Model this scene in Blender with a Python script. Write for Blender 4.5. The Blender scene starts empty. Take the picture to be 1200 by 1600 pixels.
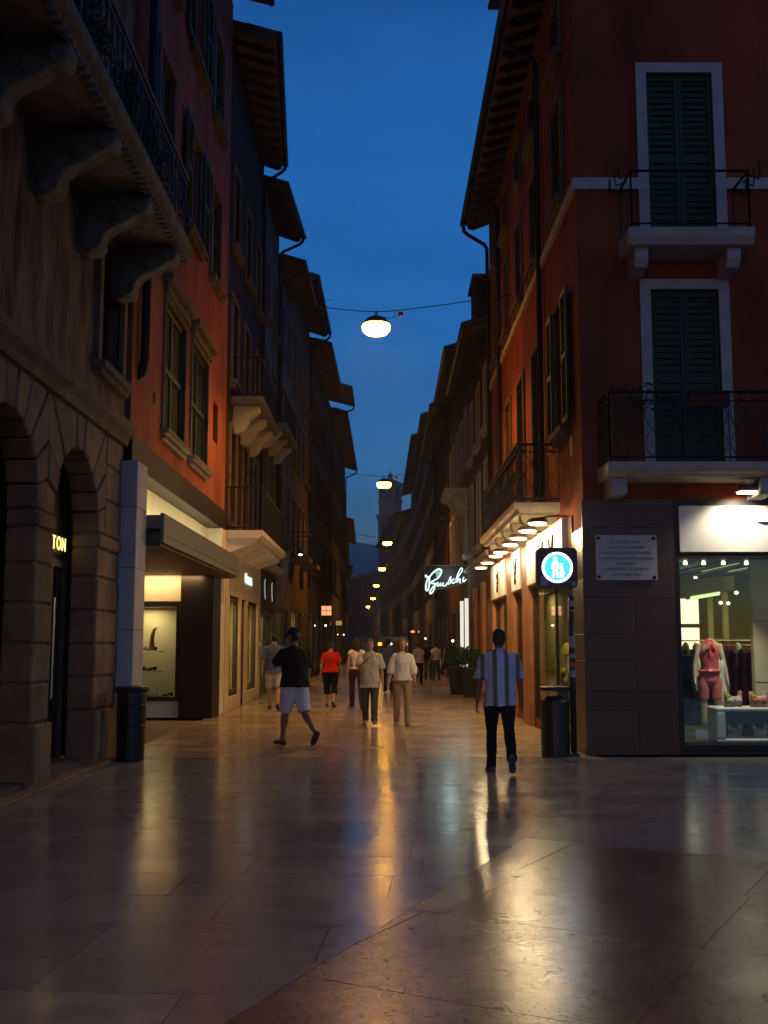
import bpy, bmesh, math, random
from mathutils import Vector, Matrix, noise

# ------------------------------------------------------------------ scene, camera, sky, exposure
random.seed(7)
sc = bpy.context.scene
R = math.radians
CH = 1.6
cam_d = bpy.data.cameras.new('camera'); cam = bpy.data.objects.new('camera', cam_d)
sc.collection.objects.link(cam); sc.camera = cam
cam.location = (0, 0, CH); cam.rotation_euler = (R(90 + 6.91), 0, 0)
cam_d.sensor_fit = 'VERTICAL'; cam_d.sensor_height = 36; cam_d.lens = 38.25
cam_d.clip_start = 0.05; cam_d.clip_end = 6000

world = bpy.data.worlds.new('World'); sc.world = world; world.use_nodes = True
wn, wl = world.node_tree.nodes, world.node_tree.links
bg = wn['Background']
sky = wn.new('ShaderNodeTexSky'); sky.sky_type = 'NISHITA'; sky.sun_disc = False
sky.sun_elevation = R(1); sky.sun_rotation = R(200); sky.altitude = 60
sky.air_density = 1.0; sky.dust_density = 0.3; sky.ozone_density = 6.0
# faint thin cloud veil over the dusk sky
tc = wn.new('ShaderNodeTexCoord'); mp = wn.new('ShaderNodeMapping'); mp.inputs['Scale'].default_value = (1.6, 1.6, 6)
nz = wn.new('ShaderNodeTexNoise'); nz.inputs['Scale'].default_value = 2.4; nz.inputs['Detail'].default_value = 6; nz.inputs['Roughness'].default_value = 0.6
rp = wn.new('ShaderNodeValToRGB'); rp.color_ramp.elements[0].position = 0.35; rp.color_ramp.elements[0].color = (.80, .82, .86, 1)
rp.color_ramp.elements[1].position = 0.75; rp.color_ramp.elements[1].color = (1.2, 1.14, 1.1, 1)
mx = wn.new('ShaderNodeMix'); mx.data_type = 'RGBA'; mx.blend_type = 'MULTIPLY'; mx.inputs[0].default_value = 1
mx2 = wn.new('ShaderNodeMix'); mx2.data_type = 'RGBA'; mx2.blend_type = 'MULTIPLY'; mx2.inputs[0].default_value = 1
SKY_TINT = (5.6, 4.1, 3.1, 1); mx2.inputs[7].default_value = SKY_TINT
wl.new(tc.outputs['Generated'], mp.inputs[0]); wl.new(mp.outputs[0], nz.inputs['Vector']); wl.new(nz.outputs['Fac'], rp.inputs[0])
wl.new(sky.outputs[0], mx.inputs[6]); wl.new(rp.outputs[0], mx.inputs[7])
wl.new(mx.outputs[2], mx2.inputs[6]); wl.new(mx2.outputs[2], bg.inputs[0])
bg.inputs[1].default_value = 0.15

sc.view_settings.view_transform = 'Standard'; sc.view_settings.look = 'None'
sc.view_settings.gamma = 1; sc.view_settings.exposure = 0.15; sc.view_settings.use_curve_mapping = False
sc.render.engine = 'CYCLES'
cy = sc.cycles
cy.use_denoising = True; cy.max_bounces = 6; cy.diffuse_bounces = 3; cy.glossy_bounces = 3; cy.transmission_bounces = 4
cy.transparent_max_bounces = 12; cy.sample_clamp_indirect = 3.0; cy.caustics_reflective = False; cy.caustics_refractive = False
cy.use_light_tree = True

# ------------------------------------------------------------------ materials
M = {}
def mat(name, col, rough=.7, spec=.3, var=.25, scale=3., bump=0., bscale=40., metal=0., streak=None, objvar=0., emit=None, estr=0., bdist=.01):
    m = bpy.data.materials.new(name); m.use_nodes = True; M[name] = m
    n, l = m.node_tree.nodes, m.node_tree.links; b = n['Principled BSDF']
    b.inputs['Roughness'].default_value = rough; b.inputs['Metallic'].default_value = metal
    b.inputs['Specular IOR Level'].default_value = spec
    c = n.new('ShaderNodeTexCoord'); mp = n.new('ShaderNodeMapping')
    l.new(c.outputs['Object'], mp.inputs[0])
    if streak: mp.inputs['Scale'].default_value = streak
    t = n.new('ShaderNodeTexNoise'); t.inputs['Scale'].default_value = scale; t.inputs['Detail'].default_value = 7; t.inputs['Roughness'].default_value = .62
    l.new(mp.outputs[0], t.inputs['Vector'])
    r = n.new('ShaderNodeValToRGB'); e = r.color_ramp.elements
    e[0].position = .3; e[0].color = tuple(min(1, x * (1 - var)) for x in col) + (1,)
    e[1].position = .72; e[1].color = tuple(min(1, x * (1 + var * .8)) for x in col) + (1,)
    l.new(t.outputs['Fac'], r.inputs[0]); out = r.outputs[0]
    if objvar:
        oi = n.new('ShaderNodeObjectInfo'); hs = n.new('ShaderNodeHueSaturation')
        mr = n.new('ShaderNodeMapRange'); mr.inputs[3].default_value = 1 - objvar; mr.inputs[4].default_value = 1 + objvar
        l.new(oi.outputs['Random'], mr.inputs[0]); l.new(mr.outputs[0], hs.inputs['Value']); l.new(out, hs.inputs['Color']); out = hs.outputs[0]
    l.new(out, b.inputs['Base Color'])
    if bump:
        t2 = n.new('ShaderNodeTexNoise'); t2.inputs['Scale'].default_value = bscale; t2.inputs['Detail'].default_value = 5
        l.new(c.outputs['Object'], t2.inputs['Vector'])
        bp = n.new('ShaderNodeBump'); bp.inputs['Strength'].default_value = bump; bp.inputs['Distance'].default_value = bdist
        l.new(t2.outputs['Fac'], bp.inputs['Height']); l.new(bp.outputs[0], b.inputs['Normal'])
    if emit:
        b.inputs['Emission Color'].default_value = tuple(emit) + (1,); b.inputs['Emission Strength'].default_value = estr
    return m

def emat(name, col, s):
    m = bpy.data.materials.new(name); m.use_nodes = True; M[name] = m
    n, l = m.node_tree.nodes, m.node_tree.links; n.remove(n['Principled BSDF'])
    e = n.new('ShaderNodeEmission'); e.inputs[0].default_value = tuple(col) + (1,); e.inputs[1].default_value = s
    l.new(e.outputs[0], n['Material Output'].inputs[0]); return m

def glassmat(name, tint=(.9, .95, .9), ior=1.5, boost=0.03):
    m = bpy.data.materials.new(name); m.use_nodes = True; M[name] = m
    n, l = m.node_tree.nodes, m.node_tree.links; n.remove(n['Principled BSDF'])
    f = n.new('ShaderNodeFresnel'); ge = n.new('ShaderNodeNewGeometry'); mi = n.new('ShaderNodeMapRange'); mi.inputs[3].default_value = ior; mi.inputs[4].default_value = 1 / ior
    l.new(ge.outputs['Backfacing'], mi.inputs[0]); l.new(mi.outputs[0], f.inputs[0])      # both faces of a thin pane reflect alike
    a = n.new('ShaderNodeMath'); a.operation = 'ADD'; a.inputs[1].default_value = boost; a.use_clamp = True
    t = n.new('ShaderNodeBsdfTransparent'); t.inputs[0].default_value = tuple(tint) + (1,)
    g = n.new('ShaderNodeBsdfGlossy'); g.inputs['Roughness'].default_value = .015
    x = n.new('ShaderNodeMixShader'); l.new(f.outputs[0], a.inputs[0]); l.new(a.outputs[0], x.inputs[0])
    l.new(t.outputs[0], x.inputs[1]); l.new(g.outputs[0], x.inputs[2]); l.new(x.outputs[0], n['Material Output'].inputs[0]); return m

def floormat(name, c1, c2, rough, vein, pits=0.0, objvar=.12):
    m = bpy.data.materials.new(name); m.use_nodes = True; M[name] = m
    n, l = m.node_tree.nodes, m.node_tree.links; b = n['Principled BSDF']
    b.inputs['Specular IOR Level'].default_value = .36
    g = n.new('ShaderNodeNewGeometry')
    t = n.new('ShaderNodeTexNoise'); t.inputs['Scale'].default_value = 1.7; t.inputs['Detail'].default_value = 9; t.inputs['Roughness'].default_value = .65; t.inputs['Distortion'].default_value = .6
    l.new(g.outputs['Position'], t.inputs['Vector'])
    r = n.new('ShaderNodeValToRGB'); e = r.color_ramp.elements
    e[0].position = .32; e[0].color = c1 + (1,); e[1].position = .7; e[1].color = c2 + (1,)
    l.new(t.outputs['Fac'], r.inputs[0])
    v = n.new('ShaderNodeTexVoronoi'); v.feature = 'DISTANCE_TO_EDGE'; v.inputs['Scale'].default_value = 2.3
    wv = n.new('ShaderNodeTexNoise'); wv.inputs['Scale'].default_value = 3; wv.inputs['Detail'].default_value = 4
    l.new(g.outputs['Position'], wv.inputs['Vector'])
    va = n.new('ShaderNodeVectorMath'); va.operation = 'MULTIPLY_ADD'; va.inputs[1].default_value = (.8, .8, .8)
    l.new(wv.outputs['Color'], va.inputs[0]); l.new(g.outputs['Position'], va.inputs[2]); l.new(va.outputs[0], v.inputs['Vector'])
    vr = n.new('ShaderNodeMapRange'); vr.inputs[1].default_value = 0; vr.inputs[2].default_value = .035; vr.inputs[3].default_value = vein; vr.inputs[4].default_value = 0
    l.new(v.outputs['Distance'], vr.inputs[0])
    mx = n.new('ShaderNodeMix'); mx.data_type = 'RGBA'; mx.inputs[7].default_value = tuple(x * .45 for x in c1) + (1,)
    l.new(vr.outputs[0], mx.inputs[0]); l.new(r.outputs[0], mx.inputs[6])
    oi = n.new('ShaderNodeObjectInfo'); hs = n.new('ShaderNodeHueSaturation'); mr = n.new('ShaderNodeMapRange')
    mr.inputs[3].default_value = 1 - objvar; mr.inputs[4].default_value = 1 + objvar
    l.new(oi.outputs['Random'], mr.inputs[0]); l.new(mr.outputs[0], hs.inputs['Value']); l.new(mx.outputs[2], hs.inputs['Color'])
    l.new(hs.outputs[0], b.inputs['Base Color'])
    # polish worn unevenly by feet
    t3 = n.new('ShaderNodeTexNoise'); t3.inputs['Scale'].default_value = .9; t3.inputs['Detail'].default_value = 8; t3.inputs['Roughness'].default_value = .7
    l.new(g.outputs['Position'], t3.inputs['Vector'])
    rr = n.new('ShaderNodeMapRange'); rr.inputs[1].default_value = .3; rr.inputs[2].default_value = .75; rr.inputs[3].default_value = rough - .05; rr.inputs[4].default_value = rough + .09
    l.new(t3.outputs['Fac'], rr.inputs[0]); l.new(rr.outputs[0], b.inputs['Roughness'])
    # fine relief, pits and hairline cracks
    t4 = n.new('ShaderNodeTexNoise'); t4.inputs['Scale'].default_value = 9; t4.inputs['Detail'].default_value = 6
    l.new(g.outputs['Position'], t4.inputs['Vector'])
    b1 = n.new('ShaderNodeBump'); b1.inputs['Strength'].default_value = .12; b1.inputs['Distance'].default_value = .01
    l.new(t4.outputs['Fac'], b1.inputs['Height']); last = b1
    if pits:
        t5 = n.new('ShaderNodeTexNoise'); t5.inputs['Scale'].default_value = 26; t5.inputs['Detail'].default_value = 4; t5.inputs['Roughness'].default_value = .75
        l.new(va.outputs[0], t5.inputs['Vector'])
        pr = n.new('ShaderNodeMapRange'); pr.inputs[1].default_value = .60; pr.inputs[2].default_value = .68; pr.inputs[3].default_value = 1; pr.inputs[4].default_value = 0
        l.new(t5.outputs['Fac'], pr.inputs[0])
        b2 = n.new('ShaderNodeBump'); b2.inputs['Strength'].default_value = pits; b2.inputs['Distance'].default_value = .012
        l.new(pr.outputs[0], b2.inputs['Height']); l.new(b1.outputs[0], b2.inputs['Normal']); last = b2
    l.new(last.outputs[0], b.inputs['Normal'])
    return m

floormat('pale_slab', (.215, .195, .165), (.32, .29, .24), .165, .25)
floormat('street_slab', (.29, .205, .13), (.43, .31, .19), .20, .3, .25, .15)
floormat('red_slab', (.13, .066, .045), (.20, .105, .072), .23, .5, .65)
floormat('strip_slab', (.26, .165, .115), (.38, .25, .17), .20, .4, .45)
mat('mortar', (.13, .11, .10), .8, .2, .3, 12)
mat('red_plaster', (.25, .056, .027), .9, .12, .42, 1.1, .35, 30, streak=(1, 1, .45))
mat('orange_plaster', (.30, .090, .050), .9, .12, .42, 1.0, .35, 30, streak=(1, 1, .45))
mat('fresco', (.19, .12, .075), .92, .1, .75, 1.3, .3, 20, streak=(1, 2.2, .55))
mat('rustic_stone', (.22, .15, .095), .88, .15, .4, 2.2, .7, 22, objvar=.14, bdist=.02)
mat('dark_stone', (.17, .125, .085), .9, .15, .4, 4, .5, 30)
mat('carved_stone', (.17, .145, .12), .85, .2, .45, 5, .5, 30)
mat('jamb_stone', (.42, .40, .39), .8, .2, .18, 4, .3, 40)
mat('warm_stone', (.50, .42, .32), .8, .2, .2, 4, .3, 40)
mat('granite', (.085, .040, .028), .38, .4, .45, 60, .1, 120, objvar=.12)
mat('marble_white', (.70, .63, .52), .4, .4, .12, 3, .05, 30)
mat('grey_marble', (.42, .43, .46), .45, .4, .15, 3)
mat('green_paint', (.018, .050, .026), .6, .3, .25, 6)
mat('brown_paint', (.05, .028, .016), .6, .3, .25, 6)
mat('grey_paint', (.10, .11, .115), .6, .3, .25, 6)
mat('iron', (.012, .012, .013), .5, .4, .3, 12, metal=.3)
mat('pipe', (.022, .015, .012), .5, .4, .3, 6, metal=.4)
mat('gutter', (.018, .015, .014), .5, .4, .3, 6, metal=.4)
mat('soffit', (.16, .10, .06), .85, .1, .45, 3, .3, 20)
mat('rafter', (.09, .055, .032), .8, .2, .35, 8)
mat('roof_tile', (.10, .055, .04), .9, .1, .4, 4)
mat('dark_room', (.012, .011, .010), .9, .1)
mat('glass_dark', (.012, .014, .018), .06, .6, .2, 2)
mat('bronze_metal', (.10, .085, .07), .45, .5, .2, 3, metal=.5)
mat('grey_metal', (.16, .155, .15), .45, .5, .15, 3, metal=.4)
mat('brown_fascia', (.017, .010, .007), .5, .4, .2, 3)
mat('brown_panel', (.012, .007, .006), .5, .4, .3, 3)
mat('wood_soffit', (.12, .055, .025), .6, .3, .5, 4, streak=(9, 1, 1))
mat('cream_panel', (.62, .54, .40), .6, .3, .06, 2)
mat('white_board', (.78, .76, .72), .5, .3, .03, 2)
mat('beige_front', (.60, .49, .33), .6, .3, .12, 2)
mat('orange_pilaster', (.36, .15, .06), .55, .3, .3, 3, .15, 50)
mat('black', (.008, .008, .008), .5, .3)
mat('bin_paint', (.010, .012, .014), .35, .5, .3, 10)
mat('pole_paint', (.010, .011, .014), .4, .5)
mat('sign_case', (.008, .010, .03), .4, .5)
mat('sticker_pale', (.30, .32, .36), .6, .3, .3, 40)
mat('sticker_red', (.6, .10, .04), .6, .3, .2, 40)
mat('sticker_cream', (.75, .6, .35), .6, .3, .2, 40)
mat('plaque', (.50, .48, .47), .5, .4, .12, 6)
mat('plaque_text', (.20, .18, .18), .7, .2)
mat('lamp_metal', (.16, .10, .05), .5, .4, .2, 5, metal=.5)
mat('chrome', (.5, .5, .5), .2, .5, .05, 3, metal=1)
mat('mannequin', (.55, .42, .33), .45, .4, .05)
mat('pink_satin', (.55, .10, .12), .35, .5, .35, 14, .3, 18)
mat('pink_cloth', (.62, .16, .17), .7, .3, .15, 10)
mat('pale_pink', (.75, .50, .42), .6, .3, .2, 12)
mat('white_cloth', (.72, .68, .62), .8, .2, .12, 10, .2, 30)
mat('maroon_cloth', (.16, .02, .025), .8, .2, .3, 10, .3, 20)
mat('yellow_cloth', (.70, .62, .06), .7, .2, .2, 12)
mat('teal_cloth', (.25, .36, .34), .8, .2, .2, 12)
mat('green_wall', (.055, .07, .022), .8, .2, .2, 2)
mat('shop_floor', (.12, .13, .05), .3, .4, .2, 2)
mat('shop_wall', (.38, .34, .16), .8, .2, .2, 2)
mat('skin', (.42, .24, .16), .55, .3, .08, 8)
mat('skin_tan', (.24, .13, .085), .55, .3, .08, 8)
mat('hair_dark', (.010, .008, .007), .55, .4, .3, 60, .5, 120)
mat('hair_brown', (.06, .028, .014), .5, .4, .3, 60, .5, 120)
mat('black_cloth', (.010, .010, .011), .9, .15, .3, 10, .2, 40)
mat('dark_trouser', (.012, .012, .016), .85, .2, .3, 10, .2, 40)
mat('navy_shirt', (.075, .105, .21), .9, .1, .15, 10, .2, 60)
mat('red_shirt', (.50, .018, .022), .9, .1, .12, 10, .2, 60)
mat('beige_shirt', (.50, .45, .34), .9, .1, .12, 10, .2, 60)
mat('white_shirt', (.70, .62, .58), .9, .1, .08, 10, .2, 60)
mat('white_short', (.55, .60, .70), .9, .1, .08, 10, .2, 60)
mat('sand_short', (.50, .45, .36), .9, .1, .1, 10, .2, 60)
mat('khaki', (.34, .24, .13), .9, .1, .1, 10, .2, 60)
mat('olive_trouser', (.085, .095, .075), .9, .1, .15, 10, .2, 60)
mat('brown_trouser', (.05, .018, .014), .9, .1, .15, 10, .2, 60)
mat('shoe', (.015, .011, .010), .5, .4)
mat('shoe_tan', (.30, .22, .16), .6, .3)
mat('shoe_blue', (.06, .09, .13), .6, .3)
mat('leaf', (.035, .085, .022), .6, .3, .5, 30)
mat('leaf_dark', (.022, .045, .018), .6, .3, .5, 30)
mat('planter', (.018, .013, .011), .6, .3, .3, 6)
mat('terracotta', (.20, .05, .03), .8, .2, .2, 10)
mat('hill', (.028, .04, .05), 1, 0, .3, .01)
mat('tower_brick', (.055, .036, .032), .9, .1, .3, .5)
mat('tower_stone', (.10, .08, .075), .9, .1, .2, .5)
mat('car_paint', (.010, .012, .018), .2, .6)
mat('rubber', (.01, .01, .01), .8, .2)
for k, c in dict(umber=(.085, .052, .03), ochre=(.20, .12, .055), greige=(.24, .20, .16), lilac=(.25, .20, .22), taupe=(.10, .072, .055), rose=(.16, .09, .065), grey=(.13, .11, .10), rust=(.22, .08, .035), sandstone=(.17, .125, .08)).items():
    mat('wall_' + k, tuple(v * .55 for v in c), .9, .12, .3, 1.2, .25, 25)
glassmat('pane')
glassmat('pane_dim', (.8, .8, .7), 1.5, .04)
emat('lamp_glow', (1, .43, .022), 60.0)
emat('lamp_glow_soft', (1, .50, .11), 8.0)
emat('bulb', (1, .85, .6), 14.0)
emat('downlight_glow', (1, .78, .42), 9.0)
emat('neon', (.72, 1, .93), 1.25)
emat('neon_dim', (.55, 1, .85), .45)
emat('halo', (.85, 1, .9), .30)
emat('sign_white', (1, .97, 1.0), 3.0)
emat('sign_cyan', (.06, .62, .95), 1.3)
emat('gold_letter', (1, .62, .18), 2.2)
emat('red_sign', (1, .34, .16), 1.3)
emat('lightbox', (1, .92, .58), 1.6)
emat('tube_green', (.85, .95, .45), 1.2)
emat('orange_lamp', (1, .30, .03), 3.0)
emat('blue_lamp', (.4, .6, 1), 2.0)
emat('lit_room', (1, .62, .20), .35)
emat('white_strip', (1, .93, .80), .8)
emat('strip_warm', (1, .70, .34), 1.0)
emat('spot_face', (1, .85, .55), 3.0)

# shirt with vertical stripes (colour of the cloth itself)
def stripes(name, a, b, c, per):
    m = mat(name, a, .9, .1, .1, 10, .2, 60); n, l = m.node_tree.nodes, m.node_tree.links; bs = n['Principled BSDF']
    t = n.new('ShaderNodeTexCoord'); s = n.new('ShaderNodeSeparateXYZ'); l.new(t.outputs['Object'], s.inputs[0])
    x = n.new('ShaderNodeMath'); x.operation = 'MULTIPLY'; x.inputs[1].default_value = 1 / per; l.new(s.outputs[0], x.inputs[0])
    o = n.new('ShaderNodeMath'); o.operation = 'ADD'; o.inputs[1].default_value = 10.24; l.new(x.outputs[0], o.inputs[0])
    f = n.new('ShaderNodeMath'); f.operation = 'FRACT'; l.new(o.outputs[0], f.inputs[0])
    r = n.new('ShaderNodeValToRGB'); r.color_ramp.interpolation = 'CONSTANT'; e = r.color_ramp.elements
    e[0].position = 0; e[0].color = a + (1,); e[1].position = .52; e[1].color = c + (1,)
    for p, k in ((.56, b), (.74, (.05, .06, .08)), (.80, b), (.97, c)):
        q = e.new(p); q.color = k + (1,)
    l.new(f.outputs[0], r.inputs[0]); l.new(r.outputs[0], bs.inputs['Base Color'])
stripes('striped_shirt', (.48, .60, .78), (.20, .21, .20), (.60, .57, .50), .15)

# ------------------------------------------------------------------ mesh helpers
COL = sc.collection
class Fr:
    """a wall's own frame: s along the wall, d out of it towards the street, z up"""
    def __init__(s, o, e, out):
        s.o = Vector((o[0], o[1], 0)); v = Vector((e[0] - o[0], e[1] - o[1], 0)); s.L = v.length; s.s = v.normalized()
        p = Vector((-s.s.y, s.s.x, 0)); s.d = p if p.dot(Vector((out[0], out[1], 0))) > 0 else -p
    def p(s, a, d, z): q = s.o + s.s * a + s.d * d; return Vector((q.x, q.y, z))
WF = Fr((0, 0), (1, 0), (0, 1))

class MB:
    def __init__(s): s.v = []; s.f = []; s.m = []
    def add(s, vs, fs, mi=0):
        b = len(s.v); s.v += [tuple(v) for v in vs]; s.f += [tuple(b + i for i in f) for f in fs]; s.m += [mi] * len(fs); return s
    def box(s, fr, s0, s1, d0, d1, z0, z1, mi=0):
        return s.add([fr.p(a, d, z) for z in (z0, z1) for d in (d0, d1) for a in (s0, s1)],
                     [(0, 2, 3, 1), (4, 5, 7, 6), (0, 1, 5, 4), (2, 6, 7, 3), (0, 4, 6, 2), (1, 3, 7, 5)], mi)
    def quad(s, a, b, c, d, mi=0): return s.add([a, b, c, d], [(0, 1, 2, 3)], mi)
    def prism(s, pa, pb, mi=0):
        n = len(pa); return s.add(list(pa) + list(pb), [tuple(range(n - 1, -1, -1)), tuple(range(n, 2 * n))] + [(i, (i + 1) % n, n + (i + 1) % n, n + i) for i in range(n)], mi)
    def extr(s, fr, prof, s0, s1, mi=0):      # profile of (d, z) run along s
        return s.prism([fr.p(s0, d, z) for d, z in prof], [fr.p(s1, d, z) for d, z in prof], mi)
    def slab(s, fr, prof, d0, d1, mi=0):      # profile of (s, z) given a depth
        return s.prism([fr.p(a, d0, z) for a, z in prof], [fr.p(a, d1, z) for a, z in prof], mi)
    def tube(s, pts, r, n=6, mi=0, cap=True):
        pts = [Vector(p) for p in pts]; rs = r if isinstance(r, (list, tuple)) else [r] * len(pts)
        up = None; vs = []; fs = []
        for i, p in enumerate(pts):
            t = (pts[min(i + 1, len(pts) - 1)] - pts[max(i - 1, 0)]).normalized()
            if up is None: up = t.orthogonal().normalized()
            up = (up - t * up.dot(t)).normalized() if (up - t * up.dot(t)).length > 1e-5 else t.orthogonal().normalized()
            w = t.cross(up)
            vs += [p + (up * math.cos(k * 2 * math.pi / n) + w * math.sin(k * 2 * math.pi / n)) * rs[i] for k in range(n)]
        for i in range(len(pts) - 1):
            for k in range(n): fs.append((i * n + k, i * n + (k + 1) % n, (i + 1) * n + (k + 1) % n, (i + 1) * n + k))
        if cap: fs += [tuple(range(n - 1, -1, -1)), tuple((len(pts) - 1) * n + k for k in range(n))]
        return s.add(vs, fs, mi)
    def lathe(s, c, prof, n=20, sx=1, sy=1, mi=0):   # profile of (r, z)
        vs = [(c[0] + r * sx * math.cos(k * 2 * math.pi / n), c[1] + r * sy * math.sin(k * 2 * math.pi / n), c[2] + z) for r, z in prof for k in range(n)]
        fs = [(i * n + k, i * n + (k + 1) % n, (i + 1) * n + (k + 1) % n, (i + 1) * n + k) for i in range(len(prof) - 1) for k in range(n)]
        return s.add(vs, fs + [tuple(range(n - 1, -1, -1)), tuple((len(prof) - 1) * n + k for k in range(n))], mi)
    def ell(s, c, r, n=14, mi=0):
        prof = [(math.sin(a), math.cos(a)) for a in [math.pi * (i + .02) / (n + .04) for i in range(n + 1)]]
        return s.add([(c[0] + q * r[0] * math.cos(k * 2 * math.pi / n), c[1] + q * r[1] * math.sin(k * 2 * math.pi / n), c[2] + z * r[2]) for q, z in prof for k in range(n)],
                     [(i * n + k, (i + 1) * n + k, (i + 1) * n + (k + 1) % n, i * n + (k + 1) % n) for i in range(n) for k in range(n)] + [tuple(range(n)), tuple(n * n + k for k in range(n))][:2], mi)
    def build(s, name, mats, parent=None, smooth=False, bevel=0):
        me = bpy.data.meshes.new(name); me.from_pydata(s.v, [], s.f)
        ms = mats if isinstance(mats, (list, tuple)) else [mats]
        for m in ms: me.materials.append(M[m])
        if len(ms) > 1: me.polygons.foreach_set('material_index', s.m)
        bm = bmesh.new(); bm.from_mesh(me); bmesh.ops.recalc_face_normals(bm, faces=bm.faces)
        if bevel: bmesh.ops.bevel(bm, geom=list(bm.edges), offset=bevel, segments=1, affect='EDGES', profile=.5)
        bm.to_mesh(me); bm.free()
        if smooth: me.polygons.foreach_set('use_smooth', [True] * len(me.polygons))
        return link(name, me, parent)
def link(name, me, parent=None):
    o = bpy.data.objects.new(name, me); COL.objects.link(o)
    if parent is not None:
        o.parent = parent
        if parent.type == 'EMPTY' and parent.parent is None and not parent.get('local'): o.location = -parent.location
    return o
def tag(o, label=None, cat=None, group=None, kind=None):
    for k, v in (('label', label), ('category', cat), ('group', group), ('kind', kind)):
        if v: o[k] = v
    return o
def thing(name, loc, label, cat, group=None, local=False, rz=0):
    o = bpy.data.objects.new(name, None); COL.objects.link(o); o.location = loc; o.rotation_euler = (0, 0, rz); o.empty_display_size = .2
    if local: o['local'] = 1
    return tag(o, label, cat, group)
def light(kind, loc, power, col, parent=None, size=.1, spot=150, blend=.5, aim=None, name='light', sy=None):
    d = bpy.data.lights.new(name, kind); d.energy = power; d.color = col
    if kind == 'AREA':
        d.size = size
        if sy: d.shape = 'RECTANGLE'; d.size_y = sy
    else: d.shadow_soft_size = size
    if kind == 'SPOT': d.spot_size = R(spot); d.spot_blend = blend
    o = bpy.data.objects.new(name, d); COL.objects.link(o); o.location = loc
    if aim is not None: o.rotation_euler = (Vector(aim) - Vector(loc)).to_track_quat('-Z', 'Y').to_euler()
    if parent is not None:
        o.parent = parent
        if parent.type == 'EMPTY' and not parent.get('local'): o.location = Vector(loc) - parent.location
    return o
def text(name, s, size, org, ux, uz, mt, parent, ext=.004, align='CENTER', shear=0, bold=0):
    c = bpy.data.curves.new(name, 'FONT'); c.body = s; c.size = size; c.extrude = ext; c.align_x = align; c.shear = shear; c.offset = bold
    o = bpy.data.objects.new(name, c); COL.objects.link(o)
    me = bpy.data.meshes.new_from_object(o.evaluated_get(bpy.context.evaluated_depsgraph_get())); bpy.data.objects.remove(o)
    ux = Vector(ux).normalized(); uz = Vector(uz).normalized(); un = ux.cross(uz)
    mw = Matrix((ux, uz, un)).transposed().to_4x4(); mw.translation = Vector(org); me.transform(mw)
    me.materials.clear(); me.materials.append(M[mt]); return link(name, me, parent)
def clip(poly, p, n):       # keep the side of the line through p towards n
    out = []
    for i, a in enumerate(poly):
        b = poly[(i + 1) % len(poly)]; da = (a[0] - p[0]) * n[0] + (a[1] - p[1]) * n[1]; db = (b[0] - p[0]) * n[0] + (b[1] - p[1]) * n[1]
        if da >= 0: out.append(a)
        if (da > 0 > db) or (da < 0 < db): t = da / (da - db); out.append((a[0] + (b[0] - a[0]) * t, a[1] + (b[1] - a[1]) * t))
    return out
def shrink(poly, g):
    cx = sum(p[0] for p in poly) / len(poly); cy_ = sum(p[1] for p in poly) / len(poly); out = poly
    for i in range(len(poly)):
        a, b = poly[i], poly[(i + 1) % len(poly)]; n = (-(b[1] - a[1]), b[0] - a[0]); L = math.hypot(*n)
        if L < 1e-4: continue
        n = (n[0] / L, n[1] / L)
        if (cx - a[0]) * n[0] + (cy_ - a[1]) * n[1] < 0: n = (-n[0], -n[1])
        out = clip(out, (a[0] + n[0] * g, a[1] + n[1] * g), n)
        if len(out) < 3: return []
    return out
def area(p): return abs(sum(p[i][0] * p[(i + 1) % len(p)][1] - p[(i + 1) % len(p)][0] * p[i][1] for i in range(len(p)))) / 2

# ------------------------------------------------------------------ ground and paving
g = MB().add([(-1500, -300, -.05), (1500, -300, -.05), (1500, 2250, -.05), (-1500, 2250, -.05)], [(0, 1, 2, 3)]).build('ground', 'mortar'); tag(g, kind='structure')

def slab_mesh(mb, poly, z=0., ch=.0012, th=.045, tilt=(0, 0)):
    n = len(poly); cx, cy_ = poly[0]
    hz = lambda p: z + (p[0] - cx) * tilt[0] + (p[1] - cy_) * tilt[1]
    vs = [(p[0], p[1], hz(p) - th) for p in poly] + [(p[0], p[1], hz(p)) for p in poly]
    mb.add(vs, [(i, (i + 1) % n, n + (i + 1) % n, n + i) for i in range(n)] + [tuple(range(n, 2 * n))])
def in_view(poly, m=1.12):
    for x, y in poly:
        if y > 4.2 and abs(x) < (y * .353 + .25) * m: return True
    return False
def pave(parent, polys, mt, limit=290, rest='paving'):
    polys = [p for p in (shrink(q, .0024) for q in polys) if len(p) >= 3 and area(p) > .0004]
    vis = [p for p in polys if in_view(p)]; oth = [p for p in polys if not in_view(p)]
    vis.sort(key=lambda p: min(q[1] for q in p)); oth += vis[limit:]; vis = vis[:limit]
    for p in vis:
        mb = MB(); slab_mesh(mb, p, random.uniform(-.001, .001), tilt=(random.uniform(-.0012, .0012), random.uniform(-.0012, .0012))); mb.build('paving_slab', mt, parent)
    if oth:
        mb = MB()
        for p in oth: slab_mesh(mb, p)
        tag(mb.build('paving', mt, parent), kind='stuff')
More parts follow.
